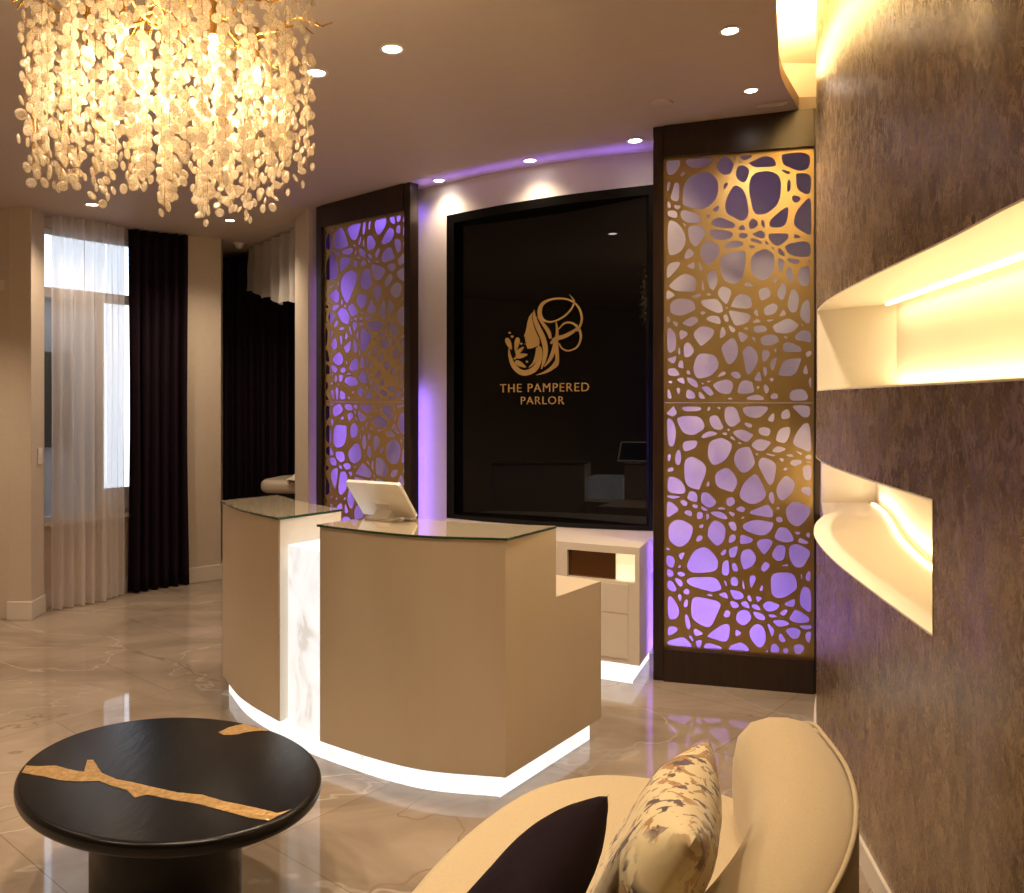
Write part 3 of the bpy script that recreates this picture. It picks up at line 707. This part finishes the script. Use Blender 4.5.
stroke(bm, [(410, 185, 4), (450, 240, 20), (490, 300, 26), (505, 350, 14)])
stroke(bm, [(532, 350, 6), (530, 420, 26), (505, 490, 24), (462, 548, 6)])
stroke(bm, [(204, 405, 4), (212, 470, 20), (245, 545, 34), (310, 590, 40), (385, 568, 40), (425, 505, 34), (432, 430, 26), (415, 390, 6)])
stroke(bm, [(402, 608, 2), (460, 590, 16), (515, 558, 26), (552, 500, 14)])
stroke(bm, [(350, 552, 3), (385, 520, 16), (408, 470, 26), (415, 410, 22)])
obj('emblem_hair', bm, M['sign_gold'], sign, label='gold flowing hair strokes')
bm = bmesh.new(); flat(bm, [(376, 158), (352, 190), (340, 230), (334, 268), (326, 300), (316, 326), (324, 334), (322, 346), (328, 352), (325, 362), (332, 372), (332, 390), (342, 418), (372, 416), (404, 404), (428, 384), (424, 345), (402, 300), (386, 255), (373, 200)])
obj('emblem_face', bm, M['sign_gold'], sign, label='gold face profile')
def drop(bm, x, y, ang, l, wd):
    pl_ = []
    for k in range(18):
        a = 2*PI*k/18; r = math.sin(a/2)**.9
        u = -math.cos(a)*l/2*-1; v = math.sin(a)*wd/2*(.5+.5*math.cos(a)*-1) if False else math.sin(a)*wd/2*(1-.45*math.cos(a))
        pl_.append((x+u*math.cos(ang)-v*math.sin(ang), y+u*math.sin(ang)+v*math.cos(ang)))
    flat(bm, pl_)
bm = bmesh.new()
for d_ in ((205, 378, 1.15, 95, 34), (262, 385, 1.75, 105, 34), (285, 428, -.7, 80, 26), (297, 466, 2.95-PI, 88, 34), (290, 528, .55, 92, 34)): drop(bm, *d_)
for (x, y, r) in ((210, 298, 8), (228, 326, 9), (296, 380, 8), (248, 486, 8), (336, 510, 8), (322, 382, 4)):
    flat(bm, [(x+r*math.cos(a*PI/5), y+r*math.sin(a*PI/5)) for a in range(10)])
obj('emblem_drops', bm, M['sign_gold'], sign, label='gold water drops')
def lettering(body, xc, y_base, width, cap, nm):
    cu = bpy.data.curves.new(nm, 'FONT'); cu.body = body; cu.size = 1; cu.align_x = 'CENTER'; cu.space_character = 1.16; cu.space_word = 1.1; cu.extrude = 0; cu.offset = 0
    t = bpy.data.objects.new('tmp', cu); C.objects.link(t); dg = bpy.context.evaluated_depsgraph_get(); me = bpy.data.meshes.new_from_object(t.evaluated_get(dg))
    bpy.data.objects.remove(t); b_ = bmesh.new(); b_.from_mesh(me)
    bmesh.ops.remove_doubles(b_, verts=b_.verts[:], dist=1e-5)
    xs = [v.co.x for v in b_.verts]; ys = [v.co.y for v in b_.verts]; x0, x1, y1 = min(xs), max(xs), max(ys); y0 = min(ys)
    r = bmesh.ops.extrude_face_region(b_, geom=b_.faces[:]); up = {v for v in r['geom'] if isinstance(v, bmesh.types.BMVert)}
    for v in b_.verts:
        u = (v.co.x-(x0+x1)/2)/(x1-x0)*width; h = (v.co.y-y0)/(y1-y0)*cap
        v.co = sg(xc+u, y_base-h-(u*.010), .008 if v in up else 0)
    seen = set(); chars = []
    for v in b_.verts:
        if v in seen: continue
        st_ = [v]; seen.add(v); isl = []
        while st_:
            q = st_.pop(); isl.append(q)
            for e in q.link_edges:
                o_ = e.other_vert(q)
                if o_ not in seen: seen.add(o_); st_.append(o_)
        chars.append(isl)
    for isl in chars:
        idx = {v: k for k, v in enumerate(isl)}; nb = bmesh.new(); vs = [nb.verts.new(v.co) for v in isl]
        for f in {f for v in isl for f in v.link_faces}: nb.faces.new([vs[idx[v]] for v in f.verts])
        obj('letter', nb, M['sign_gold'], sign)
    b_.free()
lettering('THE PAMPERED', 455, 727, 632, 60, 'letters'); lettering('PARLOR', 447, 816, 308, 56, 'letters')

# ------------------------------------------------------------------ perforated screens
def clip(poly, px, py, nx, ny):
    """keep the side where (p-(px,py)).n <= 0"""
    out = []
    for i in range(len(poly)):
        a, b = poly[i], poly[(i+1) % len(poly)]
        da = (a[0]-px)*nx+(a[1]-py)*ny; db = (b[0]-px)*nx+(b[1]-py)*ny
        if da <= 0: out.append(a)
        if (da < 0 < db) or (db < 0 < da): t = da/(da-db); out.append((a[0]+(b[0]-a[0])*t, a[1]+(b[1]-a[1])*t))
    return out
def chaikin(p, n=2):
    for _ in range(n):
        q = []
        for i in range(len(p)):
            a, b = p[i], p[(i+1) % len(p)]
            q += [(a[0]*.78+b[0]*.22, a[1]*.78+b[1]*.22), (a[0]*.22+b[0]*.78, a[1]*.22+b[1]*.78)]
        p = q
    return p
def cells(W, H, n, seed, gap, mg, dens):
    rnd = random.Random(seed); pts = []; tries = 0
    while len(pts) < n and tries < 20000:
        tries += 1; x, y = rnd.uniform(0, W), rnd.uniform(0, H); r = dens(x, y)*rnd.choice((.55, .7, .85, 1.0, 1.1, 1.25))
        if all((x-a)**2+(y-b)**2 > ((r+q)/2)**2 for a, b, q in pts): pts.append((x, y, r))
    holes = []
    for i, (x, y, _) in enumerate(pts):
        g_ = gap*rnd.uniform(.75, 1.35)
        poly = [(mg, mg), (W-mg, mg), (W-mg, H-mg), (mg, H-mg)]
        for j, (a, b, _) in enumerate(pts):
            if i == j: continue
            dx, dy = a-x, b-y; L = math.hypot(dx, dy)
            if L > .55: continue
            nx, ny = dx/L, dy/L; t = max(.2, min(.8, .5+(pts[i][2]**2-pts[j][2]**2)/(2*L*L)*.8)); poly = clip(poly, x+dx*t-nx*g_, y+dy*t-ny*g_, nx, ny)
            if len(poly) < 3: break
        if len(poly) < 3: continue
        ar = abs(sum(poly[k][0]*poly[(k+1) % len(poly)][1]-poly[(k+1) % len(poly)][0]*poly[k][1] for k in range(len(poly))))/2
        if ar < 1.6e-4: continue
        # drop very short edges before smoothing
        pp = [poly[k] for k in range(len(poly)) if math.hypot(poly[k][0]-poly[k-1][0], poly[k][1]-poly[k-1][1]) > .006]
        if len(pp) < 3: continue
        cxm = sum(p[0] for p in pp)/len(pp); cym = sum(p[1] for p in pp)/len(pp); sd = rnd.uniform(0, 50)
        qq = []
        for (a, b) in chaikin(pp, 3):
            ex_ = min(1, min(a, W-a)/.08); ey_ = min(1, min(b, H-b)/.1)
            wx = .022*math.sin(a*15.7+b*7.3)*ex_; wy = .034*math.sin(b*13.5+a*5.1+seed)*ey_
            qq.append((min(max(a+wx, mg*.7), W-mg*.7), min(max(b+wy, mg*.7), H-mg*.7)))
        holes.append(qq)
    return holes
def perforated(W, H, holes, th):
    cu = bpy.data.curves.new('lattice', 'CURVE'); cu.dimensions = '2D'; cu.fill_mode = 'BOTH'; cu.extrude = th/2
    def sp(p):
        s = cu.splines.new('POLY'); s.points.add(len(p)-1)
        for k, (x, y) in enumerate(p): s.points[k].co = (x, y, 0, 1)
        s.use_cyclic_u = True
    e = []
    K = 24
    e += [(W*k/K, 0) for k in range(K)]+[(W, H*k/K) for k in range(K)]+[(W-W*k/K, H) for k in range(K)]+[(0, H-H*k/K) for k in range(K)]
    sp(e)
    for h in holes: sp(h)
    t = bpy.data.objects.new('tmp', cu); C.objects.link(t); dg = bpy.context.evaluated_depsgraph_get()
    me = bpy.data.meshes.new_from_object(t.evaluated_get(dg)); bpy.data.objects.remove(t)
    b_ = bmesh.new(); b_.from_mesh(me); bmesh.ops.remove_doubles(b_, verts=b_.verts[:], dist=1e-5); return b_
def screen(p0, p1, name, label, seam, z_bot, rail_top, sag, seed, flip, st2):
    p0, p1 = Vector(p0), Vector(p1); W = (p1-p0).length; d = (p1-p0)/W; nrm = Vector((d.y, -d.x))   # nrm points to the room
    if nrm.y > 0: nrm = -nrm
    mid = (p0+p1)/2
    rt = thing(name, label, 'screen', (mid.x, mid.y, 0), 'perforated gold screens flanking the black panel')
    def P(u, dep=0):
        b_ = sag*4*(u/W)*(1-u/W); q = p0+d*u+nrm*(b_-dep); return q
    def fbox(bm, u0, u1, z0, z1, d0, d1, n=1):
        us = [u0+(u1-u0)*k/n for k in range(n+1)]
        prism(bm, [P(u, d0) for u in us]+[P(u, d1) for u in us[::-1]], z0, z1)
    st, top = .062, (lambda x: zc(x)-.003)
    bm = bmesh.new(); fbox(bm, 0, st, 0, top, 0, .085); obj('stile', bm, M['wood'], rt, bevel=.004)
    bm = bmesh.new(); fbox(bm, W-st2, W, 0, top, 0, .085); obj('stile', bm, M['wood'], rt, bevel=.004)
    bm = bmesh.new(); fbox(bm, st, W-st2, rail_top, top, -.008, .085, 12); obj('top_rail', bm, M['wood'], rt, smooth=30)
    bm = bmesh.new(); fbox(bm, st, W-st2, 0, z_bot, -.012, .085, 12); obj('bottom_rail', bm, M['wood'], rt, smooth=30)
    ww = W-st-st2
    for k, (za, zb) in enumerate(((z_bot, seam-.0015), (seam+.0015, rail_top))):
        H = zb-za
        dens = (lambda x, y: .095) if k == 0 else (lambda x, y: .072+.052*min(1, y/H)**1.0)
        hs = cells(ww, H, 175, seed+k*10, .0135, .016, dens)
        b_ = perforated(ww, H, hs, .004)
        for v in b_.verts:
            q = P(st+v.co.x, .028+v.co.z); v.co = Vector((q.x, q.y, za+v.co.y))
        obj('lattice_panel', b_, M['gold'], rt, label='gold perforated panel, '+('lower' if k == 0 else 'upper')+' half')
    return rt, P, W, nrm
rs, PR, WR, nR = screen((.816, 4.919), (1.698, 4.677), 'decorative_screen', 'gold perforated screen in dark wood frame between black panel and bronze wall', 1.604, .185, 3.02, .0, 41, 1, .034)
ls, PL, WL, nL = screen((-1.520, 6.593), (-.713, 5.943), 'decorative_screen', 'gold perforated screen in dark wood frame left of the black panel', 1.605, .185, 2.95, .0, 77, -1, .062)

# purple light behind the screens and on top of the black panel
def purple_bar(p, q, z, e, to, sy=.04, nm='accent_light', col=PURP):
    p, q = Vector(p), Vector(q); d = q-p; c = (p+q)/2
    o = light('AREA', nm, (c.x, c.y, z), e, col, shape='RECTANGLE', size=d.length, size_y=sy)
    zdir = -Vector(to).normalized(); xd = Vector((d.x, d.y, 0)).normalized(); xd = (xd-zdir*xd.dot(zdir)).normalized(); yd = zdir.cross(xd)
    o.rotation_euler = Matrix((xd, yd, zdir)).transposed().to_euler(); return o
def led(p, q, z, nm, label):
    p, q = Vector(p), Vector(q); d = q-p; bm = bmesh.new(); box(bm, (*((p+q)/2), z), (d.length, .014, .012), math.atan2(d.y, d.x)); o = obj(nm, bm, M['led_purple']); tag(own_origin(o), label, 'light strip')
for P_, W_, nr, e1, e2, lab in ((PR, WR, nR, 7.5, .35, 'right screen'), (PL, WL, nL, 7, 1.1, 'left screen')):
    a, b = P_(.03, .13), P_(W_-.06, .13)
    led(a, b, .008, 'floor_light_strip', 'purple light strip on the floor behind the '+lab)
    purple_bar(a, b, .03, e1, (-nr.x*.35, -nr.y*.35, 1))
    a, b = P_(.03, .11), P_(W_-.06, .11)
    purple_bar(a, b, 3.0, e2, (-nr.x*.8, -nr.y*.8, -1))
for P_, W_, nr, u_, e_, z1_ in ((PR, WR, nR, .03, 1.6, 1.9), (PL, WL, nL, WL-.09, 1.7, 1.7), (PL, WL, nL, -.012, 1.6, 2.6)):
    a = P_(u_, .115); d = Vector((-nr.x, -nr.y, 0)); o = light('AREA', 'accent_light', (a.x, a.y, (z1_+.1)/2), e_, PURP, shape='RECTANGLE', size=z1_-.1, size_y=.03)
    xd = Vector((0, 0, 1)); zd = -d; yd = zd.cross(xd); o.rotation_euler = Matrix((xd, yd, zd)).transposed().to_euler()
    bm = bmesh.new(); box(bm, (a.x-d.x*.012, a.y-d.y*.012, (z1_+.1)/2), (.014, .012, z1_-.1), math.atan2(nr.y, nr.x)); o = obj('vertical_light_strip', bm, M['led_purple'])
    tag(own_origin(o), 'upright purple light strip behind the '+('right screen' if P_ is PR else 'left screen, '+('inner' if u_ > .5 else 'outer')+' edge'), 'light strip')
tp = cut(offset(fw, -.13), -.66, .86, 0)
for k in range(0, len(tp)-4, 4):
    o = purple_bar(tp[k], tp[min(k+4, len(tp)-1)], 3.0, .22, (0, -.05, 1), sy=.03); o.data.spread = math.radians(80)

# ------------------------------------------------------------------ ceiling fittings
def make_downlight(r=.043):
    t = thing('downlight', '', 'ceiling light', (0, 0, 0))
    bm = bmesh.new(); lathe(bm, [(r, -.001), (r+.004, -.006), (r+.018, -.004), (r+.020, 0), (r, .002), (r, -.001)], n=28); obj('trim_ring', bm, M['trim'], t, smooth=40)
    bm = bmesh.new(); lathe(bm, [(0, -.002), (r, -.002), (r, .001), (0, .001)], n=28); obj('lens', bm, M['led_w'], t)
    d = bpy.data.lights.new('lamp', 'SPOT'); d.energy = 30; d.color = NEUT; d.spot_size = math.radians(130); d.spot_blend = .8; d.shadow_soft_size = .06
    o = bpy.data.objects.new('lamp', d); C.objects.link(o); o.parent = t; o.location = (0, 0, -.02)
    return t
proto = make_downlight(); tilt = math.atan(.035)
DL = [((392, 48), 'round downlight in the ceiling right of the chandelier, largest of all', 36),
      ((316, 72), 'round downlight partly behind the right edge of the chandelier', 32),
      ((730, 30), 'round downlight near the ceiling cove, nearer the camera', 32),
      ((751, 90), 'round downlight in front of the right screen', 32),
      ((92, 204), 'round downlight above the sheer curtain', 22),
      ((230, 220), 'round downlight in front of the cream pier, left of the left screen', 26),
      ((439, 180), 'downlight over the white wall, next to the left screen', 24),
      ((530, 160), 'middle downlight over the black panel', 24),
      ((635, 140), 'downlight over the white wall, next to the right screen', 24)]
def dup(o, loc):
    r = o.copy(); C.objects.link(r); r.location = loc
    for ch in list(o.children):
        c = ch.copy(); C.objects.link(c); c.parent = r
        if ch.type == 'LIGHT': c.data = ch.data.copy()
    return r
made = []
for i, ((px, py), lab, e) in enumerate(DL):
    o = proto if i == 0 else dup(proto, (0, 0, 0))
    o.location = cp(px, py)-Vector((0, 0, .002)); o.rotation_euler = (0, -tilt, 0); o['label'] = lab; o['group'] = 'downlights in the ceiling'; k_ = (.92, .92, .78, .68, .85, .75, .8, .85, .9)[i]; o.scale = (k_, k_, k_)
    for ch in o.children:
        if ch.type == 'LIGHT':
            ch.data.energy = e*(3.0 if i < 6 else .75)
bm = bmesh.new(); c_ = cp(662, 103); lathe(bm, [(0, -.012), (.04, -.012), (.055, -.008), (.06, 0)], c_, 28); o = obj('smoke_detector', bm, M['ceil'], smooth=40); tag(own_origin(o), 'flat round detector cover on the ceiling left of the right screen top', 'detector')
c_ = cp(772, 104); vt = thing('ceiling_vent', 'thin rectangular ceiling vent above the right screen', 'vent', c_)
bm = bmesh.new(); box(bm, c_+Vector((0, 0, -.003)), (.17, .07, .006), -.27); obj('frame', bm, M['ceil'], vt, bevel=.002)
bm = bmesh.new()
for k in range(3): box(bm, c_+Vector((-.02*.27*k, -.018+.018*k, -.007)), (.15, .006, .004), -.27)
obj('slats', bm, M['trim'], vt)
c_ = cp(239, 243); c_.z = zc(c_.x); bm = bmesh.new(); lathe(bm, [(0, -.055), (.025, -.05), (.038, -.03), (.045, -.012), (.06, -.01), (.06, 0)], c_, 24); o = obj('ceiling_sensor', bm, M['plastic'], smooth=50); tag(own_origin(o), 'small white domed sensor on the ceiling over the opening by the pier', 'sensor')
c_ = cp(275, 227); bm = bmesh.new(); lathe(bm, [(0, -.006), (.075, -.006), (.085, 0)], c_, 28); o = obj('access_cover', bm, M['ceil'], smooth=40); tag(own_origin(o), 'pale round ceiling cover in front of the gathered white voile', 'cover')

# ------------------------------------------------------------------ chandelier
CC = Vector((-1.085, 2.735, 0)); CR = .435; ctop = zc(CC.x)
ch = thing('chandelier', 'round cascading crystal disc chandelier with brass branches over the black table', 'chandelier', (CC.x, CC.y, ctop))
bm = bmesh.new(); lathe(bm, [(0, -.035), (.13, -.035), (.145, -.02), (.145, 0)], (CC.x, CC.y, ctop), 32); obj('ceiling_plate', bm, M['brass'], ch, smooth=40)
bm = bmesh.new(); tube(bm, [(CC.x, CC.y, ctop-.03), (CC.x, CC.y, 2.86)], .012); obj('stem', bm, M['brass'], ch, smooth=60)
rnd = random.Random(5)
ends = []
for k in range(13):
    a = 2*PI*k/13+rnd.uniform(-.15, .15); bm = bmesh.new(); pts = [Vector((CC.x, CC.y, 2.86))]
    rr = 0; zz = 2.86; aa = a
    for s in range(1, 8):
        rr = CR*(1.04)*s/7; aa += rnd.uniform(-.11, .11); zz = 2.84+.05*math.sin(s*1.3+k)+rnd.uniform(-.012, .012)
        pts.append(Vector((CC.x+rr*math.cos(aa), CC.y+rr*math.sin(aa), zz)))
    tube(bm, crom(pts, 3), [.009-.006*i/21 for i in range(22)], 6)
    for j in (3, 5, 6):
        q = pts[j]; a2 = aa+rnd.choice((-1, 1))*rnd.uniform(.6, 1.1); q2 = q+Vector((math.cos(a2)*.09, math.sin(a2)*.09, rnd.uniform(.0, .05))); q3 = q2+Vector((math.cos(a2+.4)*.07, math.sin(a2+.4)*.07, rnd.uniform(-.01, .05)))
        tube(bm, [q, q2, q3], [.005, .004, .002], 5)
    obj('branch', bm, M['brass'], ch, smooth=60)
# bulbs
for k in range(7):
    a = 2*PI*k/6+.3; r = 0 if k == 6 else .25; c_ = Vector((CC.x+r*math.cos(a), CC.y+r*math.sin(a), 2.70))
    bm = bmesh.new(); lathe(bm, [(0, -.035), (.012, -.03), (.016, -.015), (.014, .01), (.009, .025), (0, .027)], c_, 12); obj('bulb', bm, M['bulb'], ch, smooth=60)
    bm = bmesh.new(); tube(bm, [c_+Vector((0, 0, .022)), c_+Vector((0, 0, .15))], .011, 8); obj('bulb_holder', bm, M['brass'], ch, smooth=60)
    light('POINT', 'bulb_lamp', c_-Vector((0, 0, .10)), 4.3, WARM, ch, shadow_soft_size=.05)
# strands
def disc_mesh(bm, c, nrm, r, n=10):
    n3 = nrm.normalized(); u = n3.orthogonal().normalized(); v = n3.cross(u)
    for sgn in (1,):
        top = bm.verts.new(c+n3*r*.32); bot = bm.verts.new(c-n3*r*.32)
        e1 = [bm.verts.new(c+(u*math.cos(2*PI*i/n)+v*math.sin(2*PI*i/n))*r*.72+n3*r*.24) for i in range(n)]
        e0 = [bm.verts.new(c+(u*math.cos(2*PI*i/n)+v*math.sin(2*PI*i/n))*r) for i in range(n)]
        e2 = [bm.verts.new(c+(u*math.cos(2*PI*i/n)+v*math.sin(2*PI*i/n))*r*.72-n3*r*.24) for i in range(n)]
        for i in range(n):
            j = (i+1) % n
            bm.faces.new((top, e1[i], e1[j])); bm.faces.new((e1[i], e0[i], e0[j], e1[j])); bm.faces.new((e0[i], e2[i], e2[j], e0[j])); bm.faces.new((e2[i], bot, e2[j]))
discs = []; strands = bmesh.new()
spots = []
for ring, (rr, nn_) in enumerate(((.05, 3), (.14, 8), (.22, 12), (.30, 17), (.36, 22), (.415, 27))):
    for k in range(nn_):
        a = 2*PI*(k+.5*(ring % 2))/nn_+rnd.uniform(-.06, .06); spots.append((rr+rnd.uniform(-.02, .02), a))
for (rr, a) in spots:
    x, y = CC.x+rr*math.cos(a), CC.y+rr*math.sin(a)
    lobe = .5+.5*math.sin(3*a+.8)
    zb = 2.22+.07*(rr/CR)**1.5+.15*lobe*(rr/CR)+rnd.uniform(-.02, .06)
    zt = 2.80+rnd.uniform(-.05, .14)
    tube(strands, [(x, y, zt+.02), (x, y, zb)], .0008, 4, False)
    z = zb; s = 0
    while z < zt:
        aa = a+s*2.3+rnd.uniform(-.7, .7); off = rnd.uniform(.008, .02)
        nr_ = Vector((math.cos(a+rnd.gauss(0, .7)), math.sin(a+rnd.gauss(0, .7)), rnd.uniform(-.35, .15)))
        discs.append((Vector((x+off*math.cos(aa), y+off*math.sin(aa), z)), nr_, rnd.uniform(.0138, .0172))); z += rnd.uniform(.019, .026); s += 1
for k in range(90):   # discs standing on the branches
    a = rnd.uniform(0, 2*PI); r = CR*math.sqrt(rnd.uniform(.02, 1.1)); discs.append((Vector((CC.x+r*math.cos(a), CC.y+r*math.sin(a), rnd.uniform(2.82, 3.0))), Vector((math.cos(a), math.sin(a), rnd.uniform(-.4, .4))), rnd.uniform(.014, .018)))
obj('strand_wires', strands, M['brass'], ch)
discs.sort(key=lambda d_: d_[0].y)
front_d = discs[:100]; rest = discs[100:]
for (c_, n_, r_) in front_d:
    bm = bmesh.new(); disc_mesh(bm, c_, n_, r_, 12); obj('crystal_disc', bm, M['crystal'], ch, smooth=30)
bm = bmesh.new()
for (c_, n_, r_) in rest: disc_mesh(bm, c_, n_, r_)
o = obj('crystal_discs', bm, M['crystal'], ch, smooth=30); o['kind'] = 'stuff'

# ------------------------------------------------------------------ coffee table
TZ = .42; T = Vector((-1.083, 2.735, 0)); TR = .455
tb_ = thing('coffee_table', 'round black wooden coffee table with gold crack inlays on a drum base', 'table', (T.x, T.y, 0))
NT = 120; rim = []
for k in range(NT):
    a = 2*PI*k/NT; p = at(167.5+154*math.cos(a)*1.0, 785+64.5*math.sin(a)-6*math.cos(a), TZ-.015); rim.append(Vector((p.x, p.y)))
cen_ = sum(rim, Vector((0, 0)))/NT
bm = bmesh.new(); soft_prism(bm, [cen_+(p-cen_)*1.0 for p in rim], TZ-.048, TZ, .016, .020, 6); obj('tabletop', bm, M['black_wood'], tb_, smooth=50)
bm = bmesh.new(); lathe(bm, [(0, 0), (.220, 0), (.228, .01), (.228, TZ-.048), (0, TZ-.048)], (T.x-.025, T.y, 0), 64); obj('drum_base', bm, M['black_wood'], tb_, smooth=40)
def keep(p):
    d = p-cen_; a = math.atan2(d.y, d.x); R = 9
    for i in range(NT):
        u_, v_ = rim[i]-cen_, rim[(i+1) % NT]-cen_
        den = u_.x*v_.y-u_.y*v_.x
        if abs(den) < 1e-12: continue
        s_ = (d.x*v_.y-d.y*v_.x)/den; t_ = (u_.x*d.y-u_.y*d.x)/den
        if s_ >= -1e-9 and t_ >= -1e-9: R = 1/(s_+t_); break
    L = d.length; lim = L*R-.016
    return p if L <= lim else cen_+d/L*lim
def tpx(q, dy=0): p = at(q[0]/1.969, q[1]/1.969+640, TZ); return p
def inlay(bm, upper, lower):
    out = [tpx(q) for q in upper+lower]; out2 = []
    for p in out:
        out2.append(keep(Vector((p.x, p.y))))
    dense = []
    for i in range(len(out2)):
        a, b = out2[i], out2[(i+1) % len(out2)]; n = max(1, int((b-a).length/.02))
        for k in range(n):
            p = a.lerp(b, k/n); j = noise.noise(Vector((p.x*28, p.y*28, 1.0)))*.005; dense.append(Vector((p.x+j, p.y-j)))
    dense = [keep(p) for p in dense]
    prism(bm, dense, TZ-.004, TZ+.0015)
bm = bmesh.new()
inlay(bm, [(30, 247), (75, 249), (110, 248), (140, 256), (166, 260), (171, 236), (183, 236), (200, 262), (230, 275), (262, 281), (300, 290), (350, 301), (400, 306), (440, 318), (500, 330), (545, 341), (592, 339)],
      [(588, 352), (550, 365), (500, 352), (440, 337), (390, 323), (330, 313), (290, 305), (265, 311), (250, 296), (215, 286), (195, 278), (160, 279), (120, 277), (80, 268), (28, 262)])
obj('crack_inlay', bm, M['inlay'], tb_, label='long branching gold crack inlay')
bm = bmesh.new(); inlay(bm, [(430, 182), (450, 173), (480, 165), (530, 165)], [(530, 178), (495, 180), (465, 187), (440, 187)])
obj('crack_inlay', bm, M['inlay'], tb_, label='short gold inlay at the far rim')

# ------------------------------------------------------------------ sofa
sf = thing('curved_sofa', 'curved cream upholstered sofa in the lower right corner by the bronze wall', 'sofa', (.3, 1.9, 0))
so = crom([Vector(p) for p in ((.80, 2.30), (.70, 2.56), (.50, 2.70), (.27, 2.745), (.04, 2.63), (-.16, 2.33), (-.29, 1.99), (-.36, 1.6), (-.28, 1.28), (-.02, 1.1), (.35, 1.15), (.62, 1.45), (.78, 1.9))], 8, True)
bm = bmesh.new(); soft_prism(bm, so, .13, .425, .05, .03); obj('seat', bm, M['sofa'], sf, smooth=60)
so2 = [Vector((.25+(p.x-.25)*.93, 1.95+(p.y-1.95)*.93)) for p in so]
bm = bmesh.new(); prism(bm, so2, .0, .13); obj('recessed_base', bm, M['black_satin'], sf)
sp_ = crom([Vector(p) for p in ((.755, 2.42), (.735, 2.18), (.665, 1.95), (.54, 1.72), (.37, 1.51), (.12, 1.33), (-.18, 1.25))], 10)
prof = [(-.118, .40), (-.124, .50), (-.122, .58), (-.108, .645), (-.07, .685), (-.01, .702), (.05, .702), (.098, .692), (.118, .672), (.122, .64), (.122, .50), (.118, .30), (.112, .10)]
bm = bmesh.new(); rings = []; pipe = []
for i, p in enumerate(sp_):
    t = (sp_[min(i+1, len(sp_)-1)]-sp_[max(i-1, 0)]).normalized(); n = Vector((-t.y, t.x))   # left of travel: outward (+x)
    rings.append([bm.verts.new((p.x+n.x*a, p.y+n.y*a, z)) for a, z in prof]); pipe.append(Vector((p.x+n.x*.116, p.y+n.y*.116, .687)))
t0 = (sp_[0]-sp_[1]).normalized(); n0 = Vector((t0.y, -t0.x)); n0 = n0 if n0.x > 0 else -n0
caps = []
for k in range(1, 8):
    f = k/7; c = math.cos(f*PI/2); s = math.sin(f*PI/2)*.10
    caps.append([bm.verts.new((sp_[0].x+t0.x*s+n0.x*a*max(.05, c**.55), sp_[0].y+t0.y*s+n0.y*a*max(.05, c**.55), .10+(z-.10)*(1-.10*(1-c**.6)) if z > .3 else z)) for a, z in prof])
    if k < 7: pipe.insert(0, Vector((sp_[0].x+t0.x*s+n0.x*.116*c**.55, sp_[0].y+t0.y*s+n0.y*.116*c**.55, .10+(.687-.10)*(1-.10*(1-c**.6)))))
allr = caps[::-1]+rings
for a, b in zip(allr, allr[1:]):
    for i in range(len(prof)-1): bm.faces.new((a[i], a[i+1], b[i+1], b[i]))
bm.faces.new(allr[0]); bm.faces.new(allr[-1][::-1])
obj('backrest', bm, M['sofa'], sf, smooth=70)
bm = bmesh.new(); tube(bm, pipe, .006, 8); obj('piping', bm, M['sofa'], sf, smooth=60)

def pillow(name, label, loc, rot, size, thick, m, seed, extra=None):
    N = 36; bm = bmesh.new(); gs = []
    for s in (1, -1):
        g_ = []
        for i in range(N+1):
            row = []
            for j in range(N+1):
                u, v = 2*i/N-1, 2*j/N-1
                pin = 1-.075*(1-u*u)*abs(v)**3-.0
                x = u*size/2*(1-.085*(1-v*v)**1.0*abs(u)**2); y = v*size/2*(1-.085*(1-u*u)*abs(v)**2)
                h = thick/2*(max(0, (1-u**4))*max(0, (1-v**4)))**.55*(1-.18*(u*u+v*v)/2)
                h *= 1+.05*noise.noise(Vector((u*2.2, v*2.2, seed)))+.07*abs(noise.noise(Vector((u*6, v*1.5, seed+3))))*(abs(u)+abs(v))*.5
                row.append(bm.verts.new((x, y, s*h)))
            g_.append(row)
        for i in range(N):
            for j in range(N): bm.faces.new((g_[i][j], g_[i+1][j], g_[i+1][j+1], g_[i][j+1]))
    bmesh.ops.remove_doubles(bm, verts=bm.verts[:], dist=1e-5)
    o = obj(name, bm, m, smooth=75); o.location = loc; o.rotation_euler = rot; return o
def orient(e, nv):
    """local x along e (the top edge), local z along the face normal"""
    nv = Vector(nv).normalized(); e = Vector(e); e = (e-nv*e.dot(nv)).normalized(); y = nv.cross(e)
    return Matrix((e, y, nv)).transposed().to_euler()
fl = pillow('throw_pillow', '', (.285, 1.75, .645), orient((.27, .92, 0), (-.85, .25, .47)), .46, .18, M['floral'], 3)
tag(fl, 'cream floral throw pillow with brown sprigs against the sofa back', 'pillow')
dk = pillow('throw_pillow', '', (-.03, 1.53, .655), orient((.38, .92, 0), (-.72, .30, .62)), .47, .17, M['plum'], 9)
tag(dk, 'dark plum velvet throw pillow left of the floral pillow', 'pillow')

# added fill spots with no fittings, to brighten walls, desk and sofa
for (x, y) in ((-1.5, 2.0), (-.75, 1.7), (-2.9, 1.6), (-3.4, 3.6), (-2.6, -.6), (-4.0, 5.2)):
    light('SPOT', 'fill_light', (x, y, zc(x)-.02), 115, NEUT, spot_size=math.radians(104), spot_blend=.75, shadow_soft_size=.05)
